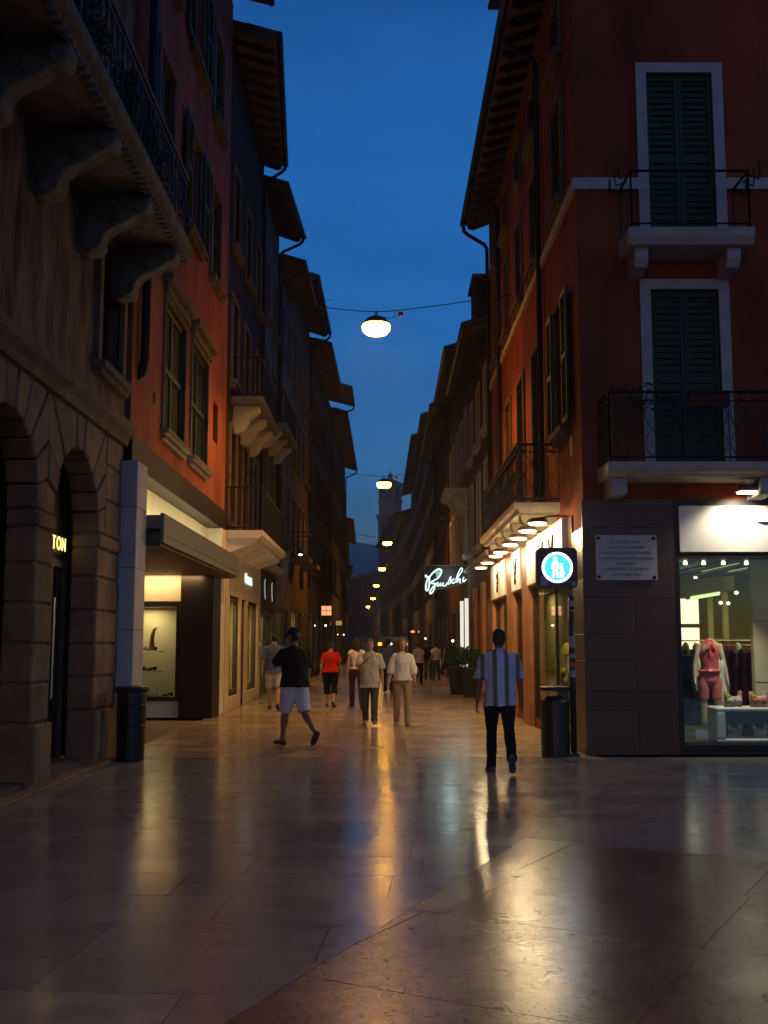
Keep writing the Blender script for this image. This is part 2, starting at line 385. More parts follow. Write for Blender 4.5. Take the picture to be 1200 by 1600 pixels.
def rows(x0, x1, y0, y1, dy, lx, jit=.15, rot=0, org=(0, 0)):
    out = []; y = y0; c, s_ = math.cos(rot), math.sin(rot)
    while y < y1 - .02:
        h = min(dy * random.uniform(.85, 1.15), y1 - y)
        if y1 - y - h < dy * .4: h = y1 - y
        x = x0
        first = random.uniform(.35, 1) * lx
        while x < x1 - .02:
            w = first if x == x0 else lx * random.uniform(1 - jit, 1 + jit)
            w = min(w, x1 - x)
            if x1 - x - w < lx * .3: w = x1 - x
            q = [(x, y), (x + w, y), (x + w, y + h), (x, y + h)]
            out.append([(org[0] + a * c - b * s_, org[1] + a * s_ + b * c) for a, b in q]); x += w
        y += h
    return out
C0 = (1.17, 9.27); D1 = Vector((-1.85, -4.43)).normalized(); D2 = Vector((1.68, -.93)).normalized()
N1 = (-(-D1.y), -D1.x); N1 = (D1.y, -D1.x) if (D1.y * -1) > 0 else (-D1.y, D1.x)
nl = Vector((D1.y, -D1.x)); nl = nl if nl.x < 0 else -nl           # points to the pale side, left of the diagonal
nu = Vector((-D2.y, D2.x)); nu = nu if nu.y > 0 else -nu           # points up the piazza, above the red field
bed = lambda nm, x0, x1, y0, y1: tag(MB().box(WF, x0, x1, y0, y1, -.046, -.007).build(nm, 'mortar'), kind='structure')
pz = bed('piazza_paving', -3.95, 14, -6, 15.78)
A = rows(-9, 15, 0, 24.5, .62, 1.25, .2, R(-3.5), (-1, -6.5))
keep = []
BOX = [((-3.86, 0), (1, 0)), ((14, 0), (-1, 0)), ((0, -6), (0, 1)), ((0, 15.78), (0, -1))]
for q in A:
    for p, n in BOX: q = clip(q, p, n) if len(q) > 2 else q
    if len(q) < 3: continue
    a = clip(q, C0, nl)
    if len(a) > 2: keep.append(a)
    b = clip(q, C0, -nl)
    if len(b) > 2:
        b = clip(b, C0, nu)
        if len(b) > 2: keep.append(b)
pave(pz, keep, 'pale_slab')
rd = tag(MB().add([(-1.6, 2, -.0065), (C0[0], C0[1], -.011), (9, 4.9, -.0065), (5, -3, -.0065)], [(0, 1, 2, 3)]).build('red_marble_paving', 'mortar'), kind='structure')
B_ = rows(-2, 12, 0, 14, 1.35, 1.7, .2, math.atan2(D2.y, D2.x), (C0[0] - D2.x * 2 + D1.x * 13.2, C0[1] - D2.y * 2 + D1.y * 13.2))
keep = []
for q in B_:
    for p, n in ((C0, -nl), (C0, -nu), ((0, -2), (0, 1)), ((9, 0), (-1, 0))): q = clip(q, p, n) if len(q) > 2 else q
    if len(q) > 2: keep.append(q)
pave(rd, keep, 'red_slab')
st = bed('street_paving', -3.86, 3.10, 15.785, 215)
far = [(-3.86, -.9), (.35, 2.95)]
pave(st, rows(-3.86, -.9, 15.783, 44, .95, 1.0) + rows(.35, 2.95, 15.783, 44, .95, .9) + rows(-3.86, 3.10, 44, 215, 1.4, 1.7), 'street_slab', 200)
sp = bed('centre_strip_paving', -.9, .35, 15.790, 15.795)
pave(sp, rows(-.9, .35, 15.783, 44, .42, .62), 'strip_slab', 130)

# ------------------------------------------------------------------ architecture helpers
def facade(mb, fr, s0, s1, z0, z1, ops, dflt=.28, mi=0):
    xs = sorted({s0, s1} | {v for o in ops for v in o[:2] if s0 < v < s1}); zs = sorted({z0, z1} | {v for o in ops for v in o[2:4] if z0 < v < z1})
    for i in range(len(xs) - 1):
        for j in range(len(zs) - 1):
            cx, cz = (xs[i] + xs[i + 1]) / 2, (zs[j] + zs[j + 1]) / 2
            if any(o[0] < cx < o[1] and o[2] < cz < o[3] for o in ops): continue
            mb.quad(fr.p(xs[i], 0, zs[j]), fr.p(xs[i + 1], 0, zs[j]), fr.p(xs[i + 1], 0, zs[j + 1]), fr.p(xs[i], 0, zs[j + 1]), mi)
    for o in ops:
        a, b, c, d = o[:4]; depth = o[4] if len(o) > 4 else dflt
        mb.quad(fr.p(a, 0, c), fr.p(a, -depth, c), fr.p(a, -depth, d), fr.p(a, 0, d), mi); mb.quad(fr.p(b, 0, c), fr.p(b, -depth, c), fr.p(b, -depth, d), fr.p(b, 0, d), mi)
        mb.quad(fr.p(a, 0, d), fr.p(b, 0, d), fr.p(b, -depth, d), fr.p(a, -depth, d), mi); mb.quad(fr.p(a, 0, c), fr.p(b, 0, c), fr.p(b, -depth, c), fr.p(a, -depth, c), mi)
def shell(mb, fr, s0, s1, h, deep=7., mi=0):   # side, back and top so that no light leaks through
    P = fr.p
    mb.quad(P(s0, 0, 0), P(s0, -deep, 0), P(s0, -deep, h), P(s0, 0, h), mi); mb.quad(P(s1, 0, 0), P(s1, -deep, 0), P(s1, -deep, h), P(s1, 0, h), mi)
    mb.quad(P(s0, -deep, 0), P(s1, -deep, 0), P(s1, -deep, h), P(s0, -deep, h), mi); mb.quad(P(s0, 0, h), P(s1, 0, h), P(s1, -deep, h), P(s0, -deep, h), mi)
def leaf(mb, fr, s0, s1, d, z0, z1, pitch=.055, th=.04, mid=True):
    w = .055
    mb.box(fr, s0, s0 + w, d - th, d, z0, z1); mb.box(fr, s1 - w, s1, d - th, d, z0, z1)
    bars = [z0, z1 - .09] + ([z0 + (z1 - z0) * .48] if mid else [])
    for b in bars: mb.box(fr, s0 + w, s1 - w, d - th, d, b, b + .09)
    z = z0 + .11
    while z < z1 - .12:
        if not any(b - .03 < z < b + .10 for b in bars):
            mb.prism([fr.p(s0 + w, d - .006, z), fr.p(s0 + w, d - .034, z + .034), fr.p(s0 + w, d - .040, z + .030), fr.p(s0 + w, d - .012, z - .006)],
                     [fr.p(s1 - w, d - .006, z), fr.p(s1 - w, d - .034, z + .034), fr.p(s1 - w, d - .040, z + .030), fr.p(s1 - w, d - .012, z - .006)])
        z += pitch
    mb.box(fr, s0 + w, s1 - w, d - th - .004, d - th + .004, z0, z1)
def window(b, fr, s0, s1, z0, z1, sm='jamb_stone', shm='green_paint', w=.14, pr=.045, sill=True, lintel=0, state='closed', pitch=.055, pane='glass_dark', cross=False):
    mb = MB(); zb = z0 if sill else z0
    mb.box(fr, s0 - w, s0, -.02, pr, zb, z1 + w); mb.box(fr, s1, s1 + w, -.02, pr, zb, z1 + w); mb.box(fr, s0, s1, -.02, pr, z1, z1 + w)
    if lintel:
        mb.box(fr, s0 - w - .06, s1 + w + .06, -.02, pr + .05, z1 + w, z1 + w + lintel * .6); mb.box(fr, s0 - w - .14, s1 + w + .14, -.02, pr + .15, z1 + w + lintel * .6, z1 + w + lintel)
    wd = mb.build('window', sm, b)
    if sill:
        mb = MB(); mb.box(fr, s0 - w - .06, s1 + w + .06, -.02, pr + .11, z0 - .10, z0); mb.box(fr, s0 - w, s1 + w, -.02, pr + .05, z0 - .18, z0 - .10); mb.build('sill', sm, wd)
    m = (s0 + s1) / 2
    if state == 'bare': pass
    elif state in ('closed', 'half'):
        for a, c in ((s0 + .004, m - .004), (m + .004, s1 - .004)):
            mb = MB(); leaf(mb, fr, a, c, -.05, z0 + .004, z1 - .004, pitch); mb.build('shutter', shm, wd)
    else:
        hw = (s1 - s0) / 2
        for a, c in ((s0 - w * .3 - hw, s0 - w * .3), (s1 + w * .3, s1 + w * .3 + hw)):
            mb = MB(); leaf(mb, fr, a, c, pr + .055, z0, z1, pitch); mb.build('shutter', shm, wd)
    if state != 'closed':
        MB().box(fr, s0 + .06, s1 - .06, -.20, -.19, z0 + .06, z1 - .06).build('pane', pane, wd)
        mb = MB()
        for a, c in ((s0, s0 + .06), (s1 - .06, s1), (m - .03, m + .03)): mb.box(fr, a, c, -.22, -.16, z0, z1)
        for a in (z0, z1 - .06): mb.box(fr, s0 + .06, s1 - .06, -.22, -.17, a, a + .06)
        if cross: mb.box(fr, s0, s1, -.215, -.165, z0 + (z1 - z0) * .55, z0 + (z1 - z0) * .55 + .05)
        mb.build('frame', 'brown_paint' if cross else 'grey_paint', wd)
    return wd
def bracket(b, fr, s, w, prof, mt='warm_stone', name='bracket', bevel=.008):
    return MB().extr(fr, prof, s - w / 2, s + w / 2).build(name, mt, b, bevel=bevel)
def railing(parent, fr, s0, s1, d, z0, h, style='bars', gap=.12, name='railing', back=0.):
    mb = MB(); z1 = z0 + h
    segs = [((s0, back), (s0, d)), ((s0, d), (s1, d)), ((s1, d), (s1, back))]
    for (a, e), (c, f) in segs:
        P = lambda t, z: fr.p(a + (c - a) * t, e + (f - e) * t, z)
        for z, r in ((z1, .022), (z0 + .07, .015)) + (((z1 - .13, .012),) if style != 'bars' else ()): mb.tube([P(0, z), P(1, z)], r, 5)
        L = math.hypot(c - a, f - e); n = max(1, round(L / gap))
        top = z1 if style == 'bars' else z1 - .13
        for i in range(n + 1): mb.tube([P(i / n, z0), P(i / n, z1)], .016 if i in (0, n) else .0095, 4)
        if style == 'wave':
            n = max(1, round(L / .24))
            for i in range(n):
                for sg in (-1, 1):
                    mb.tube([P(min(1, max(0, (i + .5 + sg * .42 * math.sin(math.pi * (k / 8) * 2 - math.pi / 2 * 0) * (1 if k <= 4 else 1)) / n)), z0 + .07 + (top - z0 - .07) * k / 8) for k in range(9)], .008, 4)
                mb.tube([P((i + .5 + .3 * math.cos(k * math.pi / 4)) / n, z1 - .065 + .05 * math.sin(k * math.pi / 4)) for k in range(9)], .007, 4)
    return mb.build(name, 'iron', parent)
def eaves(b, fr, s0, s1, ov0, ov1, z, rise=2.2, deep=6.5, raf=None, gut=True, th=.1, lip=0):
    P = fr.p; mb = MB()
    a, c = [P(s0 - lip, ov0, z), P(s1 + lip, ov1, z)], [P(s0 - lip, -deep, z + rise), P(s1 + lip, -deep, z + rise)]
    up = Vector((0, 0, th))
    mb.prism([a[0], a[1], c[1], c[0]], [a[0] + up, a[1] + up, c[1] + up, c[0] + up])
    rf = mb.build('roof', 'roof_tile', b)
    # rows of tile ends along the edge
    mb = MB(); n = max(3, int((s1 - s0) / .22))
    for i in range(n):
        t = (i + .5) / n; e = ov0 + (ov1 - ov0) * t
        q = [P(s0 + (s1 - s0) * t + .075 * math.cos(k * math.pi / 4), e + .05, z + th + .005 + .05 * math.sin(k * math.pi / 4)) for k in range(5)]
        mb.prism(q, [v - fr.d * .8 + Vector((0, 0, .8 * rise / (deep + ov0))) for v in q])
    mb.build('tile_row', 'roof_tile', rf)
    sl = rise / (deep + (ov0 + ov1) / 2)
    mb = MB(); mb.quad(P(s0, ov0 - .02, z - .012), P(s1, ov1 - .02, z - .012), P(s1, -.1, z - .012 + sl * ov1), P(s0, -.1, z - .012 + sl * ov0)); mb.build('soffit', 'soffit', b)
    if raf:
        n = int((s1 - s0) / raf)
        for i in range(n + 1):
            t = i / n; s = s0 + .06 + (s1 - s0 - .12) * t; ov = ov0 + (ov1 - ov0) * t
            q = [(-.05, z - .02 + sl * ov), (ov - .06, z - .02), (ov - .06, z - .10), (ov - .20, z - .15), (-.05, z - .16 + sl * ov)]
            MB().extr(fr, q, s - .05, s + .05).build('rafter', 'rafter', b)
    if gut:
        mb = MB(); mb.tube([P(s0 - lip, ov0 + .07, z + .03), P(s1 + lip, ov1 + .07, z + .03)], .085, 8); mb.build('gutter', 'gutter', b)
def downpipe(b, fr, s, ov, z, zend, r=.055):
    P = fr.p
    MB().tube([P(s, ov + .07, z - .02), P(s, ov + .05, z - .22), P(s, ov - .05, z - .32), P(s, .14, z - .62), P(s, .08, z - .75), P(s, .08, zend)], r, 8).build('downpipe', 'pipe', b, smooth=True)
def building(name, label, o, e, side, h, wallm, ops, deep=7., z0=0.):
    fr = Fr(o, e, (1, 0) if side == 'L' else (-1, 0) if side == 'R' else (0, -1))
    b = thing(name, (o[0], o[1], 0), label, 'building')
    mb = MB(); facade(mb, fr, 0, fr.L, z0, h, ops); shell(mb, fr, 0, fr.L, h, deep)
    mb.build('wall', wallm, b); return b, fr

# ------------------------------------------------------------------ left: rusticated palazzo with arches
XL = -3.88
l1 = thing('palazzo', (XL, 8, 0), 'rusticated stone palazzo with arches, faded fresco wall and carved balcony', 'building')
f1 = Fr((XL, 0), (XL, 20), (1, 0))      # s is the distance up the street
wy0, wy1 = 14.3, 15.5
mb = MB(); facade(mb, f1, -4, 16.0, 4.85, 15.5, [(wy0, wy1, 5.35, 7.2), (11.4, 12.5, 8.3, 10.8), (8.4, 9.5, 5.35, 7.4)])
P = f1.p
for a in (-4, 16.0): mb.quad(P(a, -.9, 0), P(a, -9, 0), P(a, -9, 15.5), P(a, -.9, 15.5)); mb.quad(P(a, -.9, 4.6), P(a, 0, 4.6), P(a, 0, 15.5), P(a, -.9, 15.5))
mb.quad(P(-4, -9, 0), P(16, -9, 0), P(16, -9, 15.5), P(-4, -9, 15.5)); mb.quad(P(-4, 0, 15.5), P(16, 0, 15.5), P(16, -9, 15.5), P(-4, -9, 15.5))
mb.quad(P(-4, 0, 4.6), P(16, 0, 4.6), P(16, -.95, 4.6), P(-4, -.95, 4.6))
mb.build('wall', 'fresco', l1)
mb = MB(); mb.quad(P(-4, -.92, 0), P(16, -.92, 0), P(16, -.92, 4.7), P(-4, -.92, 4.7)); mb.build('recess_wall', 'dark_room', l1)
mb = MB(); mb.extr(f1, [(-.1, 4.52), (.06, 4.52), (.08, 4.62), (.16, 4.70), (.18, 4.80), (.13, 4.86), (-.1, 4.86)], -4, 16.0); mb.build('cornice', 'dark_stone', l1)
PIERB = [0, .72, 1.16, 1.60, 2.05, 2.50, 2.90, 3.10]
cs = [13.72 - 2.6 * k for k in range(6)]
def block(s0, s1, z0, z1, d1=0., dd=.36):
    gp = .012; MB().box(f1, s0 + gp, s1 - gp, -dd, d1 + random.uniform(-.012, .012), z0 + gp, z1 - gp).build('stone_block', 'rustic_stone', l1, bevel=.022)
for k, c in enumerate(cs):
    hi = 16.0 if k == 0 else c + 1.63
    for j in range(len(PIERB) - 1): block(c + .97, hi, PIERB[j], PIERB[j + 1], .05 if j == 0 else .035 if j == 6 else 0)
    if k == 0:
        zz = [3.10, 3.6, 4.1, 4.53]
        for j in range(3): block(c + 1.32, hi, zz[j], zz[j + 1])
    nw = 11; lim = 1.32 if k == 0 else 1.30
    for i in range(nw):
        a0, a1 = math.pi * i / nw, math.pi * (i + 1) / nw
        poly = [(-1.30, 0), (lim, 0), (lim, 1.43), (-1.30, 1.43)]
        poly = clip(poly, (0, 0), (-math.sin(a0), math.cos(a0))); poly = clip(poly, (0, 0), (math.sin(a1), -math.cos(a1)))
        am = (a0 + a1) / 2; poly = clip(poly, (.96 * math.cos(am), .96 * math.sin(am)), (math.cos(am), math.sin(am)))
        poly = shrink(poly, .011)
        if len(poly) > 2: MB().slab(f1, [(c + x, 3.10 + z) for x, z in poly], -.36, random.uniform(-.012, .015)).build('voussoir', 'rustic_stone', l1, bevel=.018)
mb = MB(); mb.box(f1, -4, 16, -.38, -.03, 0, .10)
for k, c in enumerate(cs):        # mortar core behind the blocks
    hi = 16.0 if k == 0 else c + 1.63
    mb.box(f1, c + 1.0, hi - (0 if k == 0 else .03), -.34, -.035, .1, 4.55)
mb.build('mortar_core', 'mortar', l1)
# shop front inside the nearest arch
c = cs[0]
mb = MB(); mb.box(f1, c - .97, c + .97, -.50, -.40, 2.60, 2.70); mb.box(f1, c - .97, c - .90, -.50, -.40, .1, 2.60); mb.box(f1, c + .90, c + .97, -.50, -.40, .1, 2.60); mb.box(f1, c + .28, c + .34, -.50, -.40, .1, 2.60)
sf = mb.build('shop_front', 'bronze_metal', l1)
MB().box(f1, c - .9, c + .28, -.47, -.46, .12, 2.60).build('pane', 'glass_dark', sf); MB().box(f1, c + .34, c + .9, -.47, -.46, .12, 2.60).build('pane', 'glass_dark', sf)
MB().tube([P(c + .44, -.40, .9), P(c + .44, -.40, 2.2)], .018, 8).build('door_handle', 'chrome', sf)
MB().box(f1, c - .97, c + .97, -.50, -.44, 2.70, 4.2).build('sign_panel', 'black', sf)
for i, t in enumerate('TTON'):
    text('letter', t, .25, P(c + .12 + .215 * i, -.40, 2.83), (0, 1, 0), (0, 0, 1), 'gold_letter', sf, .004, bold=.002)
# upper window with timber cross
window(l1, f1, wy0, wy1, 5.35, 7.2, 'dark_stone', 'brown_paint', .16, .08, True, .14, 'bare', .06, cross=True)
window(l1, f1, 11.4, 12.5, 8.3, 10.8, 'dark_stone', 'brown_paint', .16, .06, False, 0, 'closed')
window(l1, f1, 8.4, 9.5, 5.35, 7.4, 'dark_stone', 'brown_paint', .16, .08, True, .14, 'closed')
# stone balcony
mb = MB(); mb.extr(f1, [(-.05, 7.30), (.86, 7.30), (.90, 7.36), (.98, 7.40), (1.0, 7.52), (-.05, 7.52)], 4.5, 15.85); bs = mb.build('balcony_slab', 'carved_stone', l1)
mb = MB(); n = 70
for i in range(n): mb.box(f1, 4.6 + i * .16, 4.68 + i * .16, .84, .93, 7.25, 7.31)
tag(mb.build('dentil_row', 'carved_stone', bs), kind='stuff')
def scroll(c0, d0):
    pts = [(-.05, 7.30), (.90, 7.30)]
    pts += [(.92, 7.18), (.86, 7.06), (.72, 7.02), (.64, 6.95), (.55, 6.90), (.44, 6.86), (.34, 6.78), (.30, 6.66), (.24, 6.56), (.12, 6.50), (.02, 6.52), (-.05, 6.60)]
    mb = MB(); mb.extr(f1, pts, c0 - .14, c0 + .14)
    ob = mb.build('bracket', 'carved_stone', l1, bevel=.02)
    for (d, z, r) in ((.80, 7.14, .10), (.18, 6.66, .13), (.50, 7.0, .06)):
        MB().tube([f1.p(c0 - .17, d, z), f1.p(c0 + .17, d, z)], r, 12).build('volute', 'carved_stone', ob, bevel=.01)
for yy in (6.2, 8.0, 9.8, 11.6, 13.4, 15.2): scroll(yy, 0)
railing(l1, f1, 4.6, 15.75, .92, 7.52, 1.05, 'wave', .24)
eaves(l1, f1, -4, 16, .9, .9, 15.5, raf=None)
# low stone kerb along its foot
kb = MB(); kb.box(f1, -4, 16.02, .03, .20, -.04, .055); tag(kb.build('kerb', 'rustic_stone', bevel=.012), kind='structure')
# plants trailing over the balcony rail are separate things
def foliage(name, label, c, rad, n, mt, group=None, sz=(.03, .07), cat='plant', stem=True):
    t = thing(name, c, label, cat, group); mb = MB()
    for i in range(n):
        while True:
            v = Vector((random.uniform(-1, 1), random.uniform(-1, 1), random.uniform(-1, 1)))
            if .2 < v.length < 1 and noise.noise(v * 2.6 + Vector(c)) > -.22: break
        q = Vector(c) + Vector((v.x * rad[0], v.y * rad[1], rad[2] + v.z * rad[2])); s = random.uniform(*sz)
        a = Vector((random.uniform(-1, 1), random.uniform(-1, 1), random.uniform(-.6, .8))).normalized(); b = a.orthogonal().normalized(); b.rotate(Matrix.Rotation(random.uniform(0, 6.28), 3, a))
        mb.add([q - a * s, q + b * s * .42, q + a * s, q - b * s * .42 + Vector((0, 0, s * .15))], [(0, 1, 2), (0, 2, 3)])
    mb.build('foliage', mt, t)
    if stem:
        mb = MB()
        for i in range(6):
            e = Vector(c) + Vector((random.uniform(-.7, .7) * rad[0], random.uniform(-.7, .7) * rad[1], rad[2] * random.uniform(.9, 1.7)))
            mb.tube([Vector(c), (Vector(c) + e) / 2 + Vector((random.uniform(-.05, .05), random.uniform(-.05, .05), .03)), e], [.012, .009, .004], 5)
        mb.build('stem', 'brown_paint', t)
    return t
for yy, r in ((10.6, .5), (12.1, .45), (13.3, .6)):
    foliage('balcony_plant', {10.6: 'dark leafy plant on carved balcony, nearest the camera of three', 12.1: 'small dark leafy plant in middle of the carved balcony', 13.3: 'large dark bushy plant near far end of carved balcony'}[yy], (XL + .80, yy, 7.52), (.22, r, .42), 420, 'leaf_dark', 'plants on the carved balcony')

# ------------------------------------------------------------------ left: orange house with the shoe shop
X2 = -3.80
op2 = [(18.3, 20.2, 5.25, 7.55), (20.95, 22.85, 5.25, 7.55), (17.4, 18.6, 9.6, 11.7), (20.2, 21.5, 9.6, 11.7), (23.0, 24.2, 9.6, 11.7), (17.4, 18.6, 13.3, 15.4), (20.2, 21.5, 13.3, 15.4), (23.0, 24.2, 13.3, 15.4), (23.75, 24.45, 6.1, 7.0)]
op2 = [(a - 16.02, b - 16.02, c, d) for a, b, c, d in op2]
l2, f2 = building('orange_house', 'orange plaster house with louvred shutters above the canopied shoe shop', (X2, 16.02), (X2, 25.7), 'L', 17.6, 'orange_plaster', op2, z0=4.72)
for i, (a, b, c, d) in enumerate(op2):
    if i < 2: window(l2, f2, a, b, c, d, 'dark_stone', 'green_paint', .09, .04, True, .30, 'closed', .085)
    elif i < 8: window(l2, f2, a, b, c, d, 'dark_stone', 'green_paint', .15, .05, True, 0, 'closed' if i % 3 else 'open', .085)
    else: MB().box(f2, a, b, -.27, -.26, c, d).build('vent_hatch', 'brown_paint', l2)
MB().box(f2, 1.55, 1.72, 0, .02, 5.55, 5.72).build('vent_hatch', 'brown_paint', l2)
MB().tube([f2.p(.42, .10, 16.8), f2.p(.42, .10, 6.0), f2.p(.42, .06, 5.75), f2.p(.42, -.02, 5.68)], .075, 8).build('downpipe', 'pipe', l2, smooth=True)
eaves(l2, f2, 0, f2.L, .9, .9, 17.6)
# shop: pillars, fascia, lit frieze, canopy, recessed window
mb = MB(); mb.box(f2, 0, 9.66, -.35, .04, 4.26, 4.72); mb.build('fascia', 'brown_fascia', l2, bevel=.01)
mb = MB(); mb.box(f2, -.12, .55, -.6, .16, 0, 4.30); pl = mb.build('marble_pillar', 'grey_marble', l2, bevel=.01)
for z in (.9, 1.8, 2.7, 3.6): MB().box(f2, -.124, .554, -.604, .164, z, z + .008).build('joint', 'brown_fascia', pl)
mb = MB(); mb.box(f2, 8.95, 9.66, -.6, .06, 0, 4.26); mb.build('end_pillar', 'marble_white', l2, bevel=.01)
for i in range(7):
    a = .56 + i * 1.2; MB().box(f2, a, min(a + 1.193, 8.94), -.32, -.28, 3.55, 4.25).build('frieze_panel', 'cream_panel', l2)
mb = MB(); mb.box(f2, .60, 9.3, -.30, .36, 3.36, 3.42); mb.box(f2, .60, 9.3, .36, .42, 3.14, 3.60); mb.box(f2, .85, .91, -.3, .36, 3.14, 3.60); mb.box(f2, 9.24, 9.3, .05, .36, 3.14, 3.60); mb.box(f2, .84, 9.31, .361, .43, 3.26, 3.275)
cn = mb.build('canopy', 'grey_metal', l2, bevel=.006)
MB().box(f2, .66, 9.2, -2.15, .35, 3.10, 3.135).build('canopy_soffit', 'wood_soffit', cn)
mb = MB(); mb.box(f2, .95, 8.8, .04, .10, 3.425, 3.46); mb.build('uplight_strip', 'strip_warm', cn)
light('AREA', f2.p(4.9, .12, 3.50), 46, (1, .84, .44), l2, 7.6, aim=f2.p(4.9, -.3, 3.95), name='frieze_light', sy=.12)
# recess walls: set back on the near side, window at the far end facing the camera
mb = MB(); mb.quad(f2.p(.5, -2.2, 0), f2.p(9.3, -2.2, 0), f2.p(9.3, -2.2, 3.10), f2.p(.5, -2.2, 3.10)); mb.build('recess_wall', 'marble_white', l2)
mb = MB(); mb.box(f2, 7.9, 8.94, -.66, .07, .0, 3.1); mb.build('dark_pillar', 'brown_panel', l2, bevel=.01)
mb = MB(); facade(mb, Fr((X2, 24.1), (X2 - 2.2, 24.1), (0, -1)), 0, 2.2, 0, 3.10, [(.76, 1.95, .45, 2.45)], .05); mb.build('marble_wall', 'marble_white', l2)
fw = Fr((X2, 24.1), (X2 - 2.2, 24.1), (0, -1))
mb = MB(); mb.box(fw, .68, .76, -.06, .10, .37, 2.53); mb.box(fw, 1.95, 2.03, -.06, .10, .37, 2.53); mb.box(fw, .76, 1.95, -.06, .10, .37, .45); mb.box(fw, .76, 1.95, -.06, .10, 2.45, 2.53)
dw = mb.build('display_window', 'brown_panel', l2)
MB().box(fw, .76, 1.95, .01, .016, .45, 2.45).build('pane', 'pane', dw)
mb = MB(); mb.quad(fw.p(.62, -.9, .4), fw.p(2.2, -.9, .4), fw.p(2.2, -.9, 2.5), fw.p(.62, -.9, 2.5)); mb.quad(fw.p(.62, 0, .4), fw.p(.62, -.9, .4), fw.p(.62, -.9, 2.5), fw.p(.62, 0, 2.5)); mb.quad(fw.p(2.2, 0, .4), fw.p(2.2, -.9, .4), fw.p(2.2, -.9, 2.5), fw.p(2.2, 0, 2.5)); mb.quad(fw.p(.62, -.05, .44), fw.p(2.2, -.05, .44), fw.p(2.2, -.9, .44), fw.p(.62, -.9, .44)); mb.quad(fw.p(.62, -.05, 2.42), fw.p(2.2, -.05, 2.42), fw.p(2.2, -.9, 2.42), fw.p(.62, -.9, 2.42))
mb.build('display_box', 'cream_panel', dw)
for z in (1.42, .98): MB().box(fw, 1.16, 1.95, -.6, -.15, z, z + .03).build('shelf', 'white_board', dw, bevel=.004)
light('AREA', fw.p(1.5, -.45, 2.38), 13, (1, .74, .36), l2, .5, aim=fw.p(1.5, -.45, 0), name='display_light')
light('AREA', fw.p(1.1, .30, 3.06), 16, (1, .62, .26), l2, 1.8, aim=fw.p(1.1, -.05, 2.3), name='soffit_strip', sy=.12)
def shoe(fr, s, d, z, mt, label, k=1., ang=0):
    mb = MB(); prof = [(-.12, 0), (-.12, .09), (-.06, .085), (.0, .06), (.06, .05), (.12, .035), (.135, .012), (.125, 0), (.02, 0), (-.02, .022), (-.06, .022), (-.07, 0)]
    mb.slab(fr, [(s + a * k, z + b * k) for a, b in prof], d - .035, d + .035)
    return tag(mb.build('shoe', mt, bevel=.008), label, 'shoe', 'shoes in the display window')
wood = [('shoe', 'dark shoe on upper shelf of shoe shop window, on the right', 1.60, 1.45, 'shoe'), ('shoe', 'orange brown shoe on upper shelf of shoe shop window', 1.82, 1.45, 'orange_pilaster'),
        ('shoe', 'black shoe on middle shelf of shoe shop window', 1.60, 1.01, 'black'), ('shoe', 'reddish shoe on middle shelf of shoe shop window', 1.86, 1.01, 'brown_trouser'),
        ('shoe', 'black shoe at bottom right of shoe shop window', 1.22, .45, 'black'), ('shoe', 'pale shoe in the middle of window floor in shoe shop', 1.55, .45, 'white_cloth'), ('shoe', 'brown shoe at window floor of shoe shop, left of pale one', 1.80, .45, 'brown_trouser')]
for n_, lb, s, z, mt in wood: shoe(fw, s - .22, -.35, z, mt, lb, 1.0)
mb = MB(); mb.tube([fw.p(1.38, -.35, 1.45), fw.p(1.38, -.35, 1.62), fw.p(1.37, -.34, 1.78), fw.p(1.33, -.34, 1.92), fw.p(1.28, -.34, 1.96)], [.07, .055, .045, .035, .02], 10)
tag(mb.build('boot', 'orange_pilaster', smooth=True), 'tall orange boot on upper shelf of the shoe shop window', 'boot')

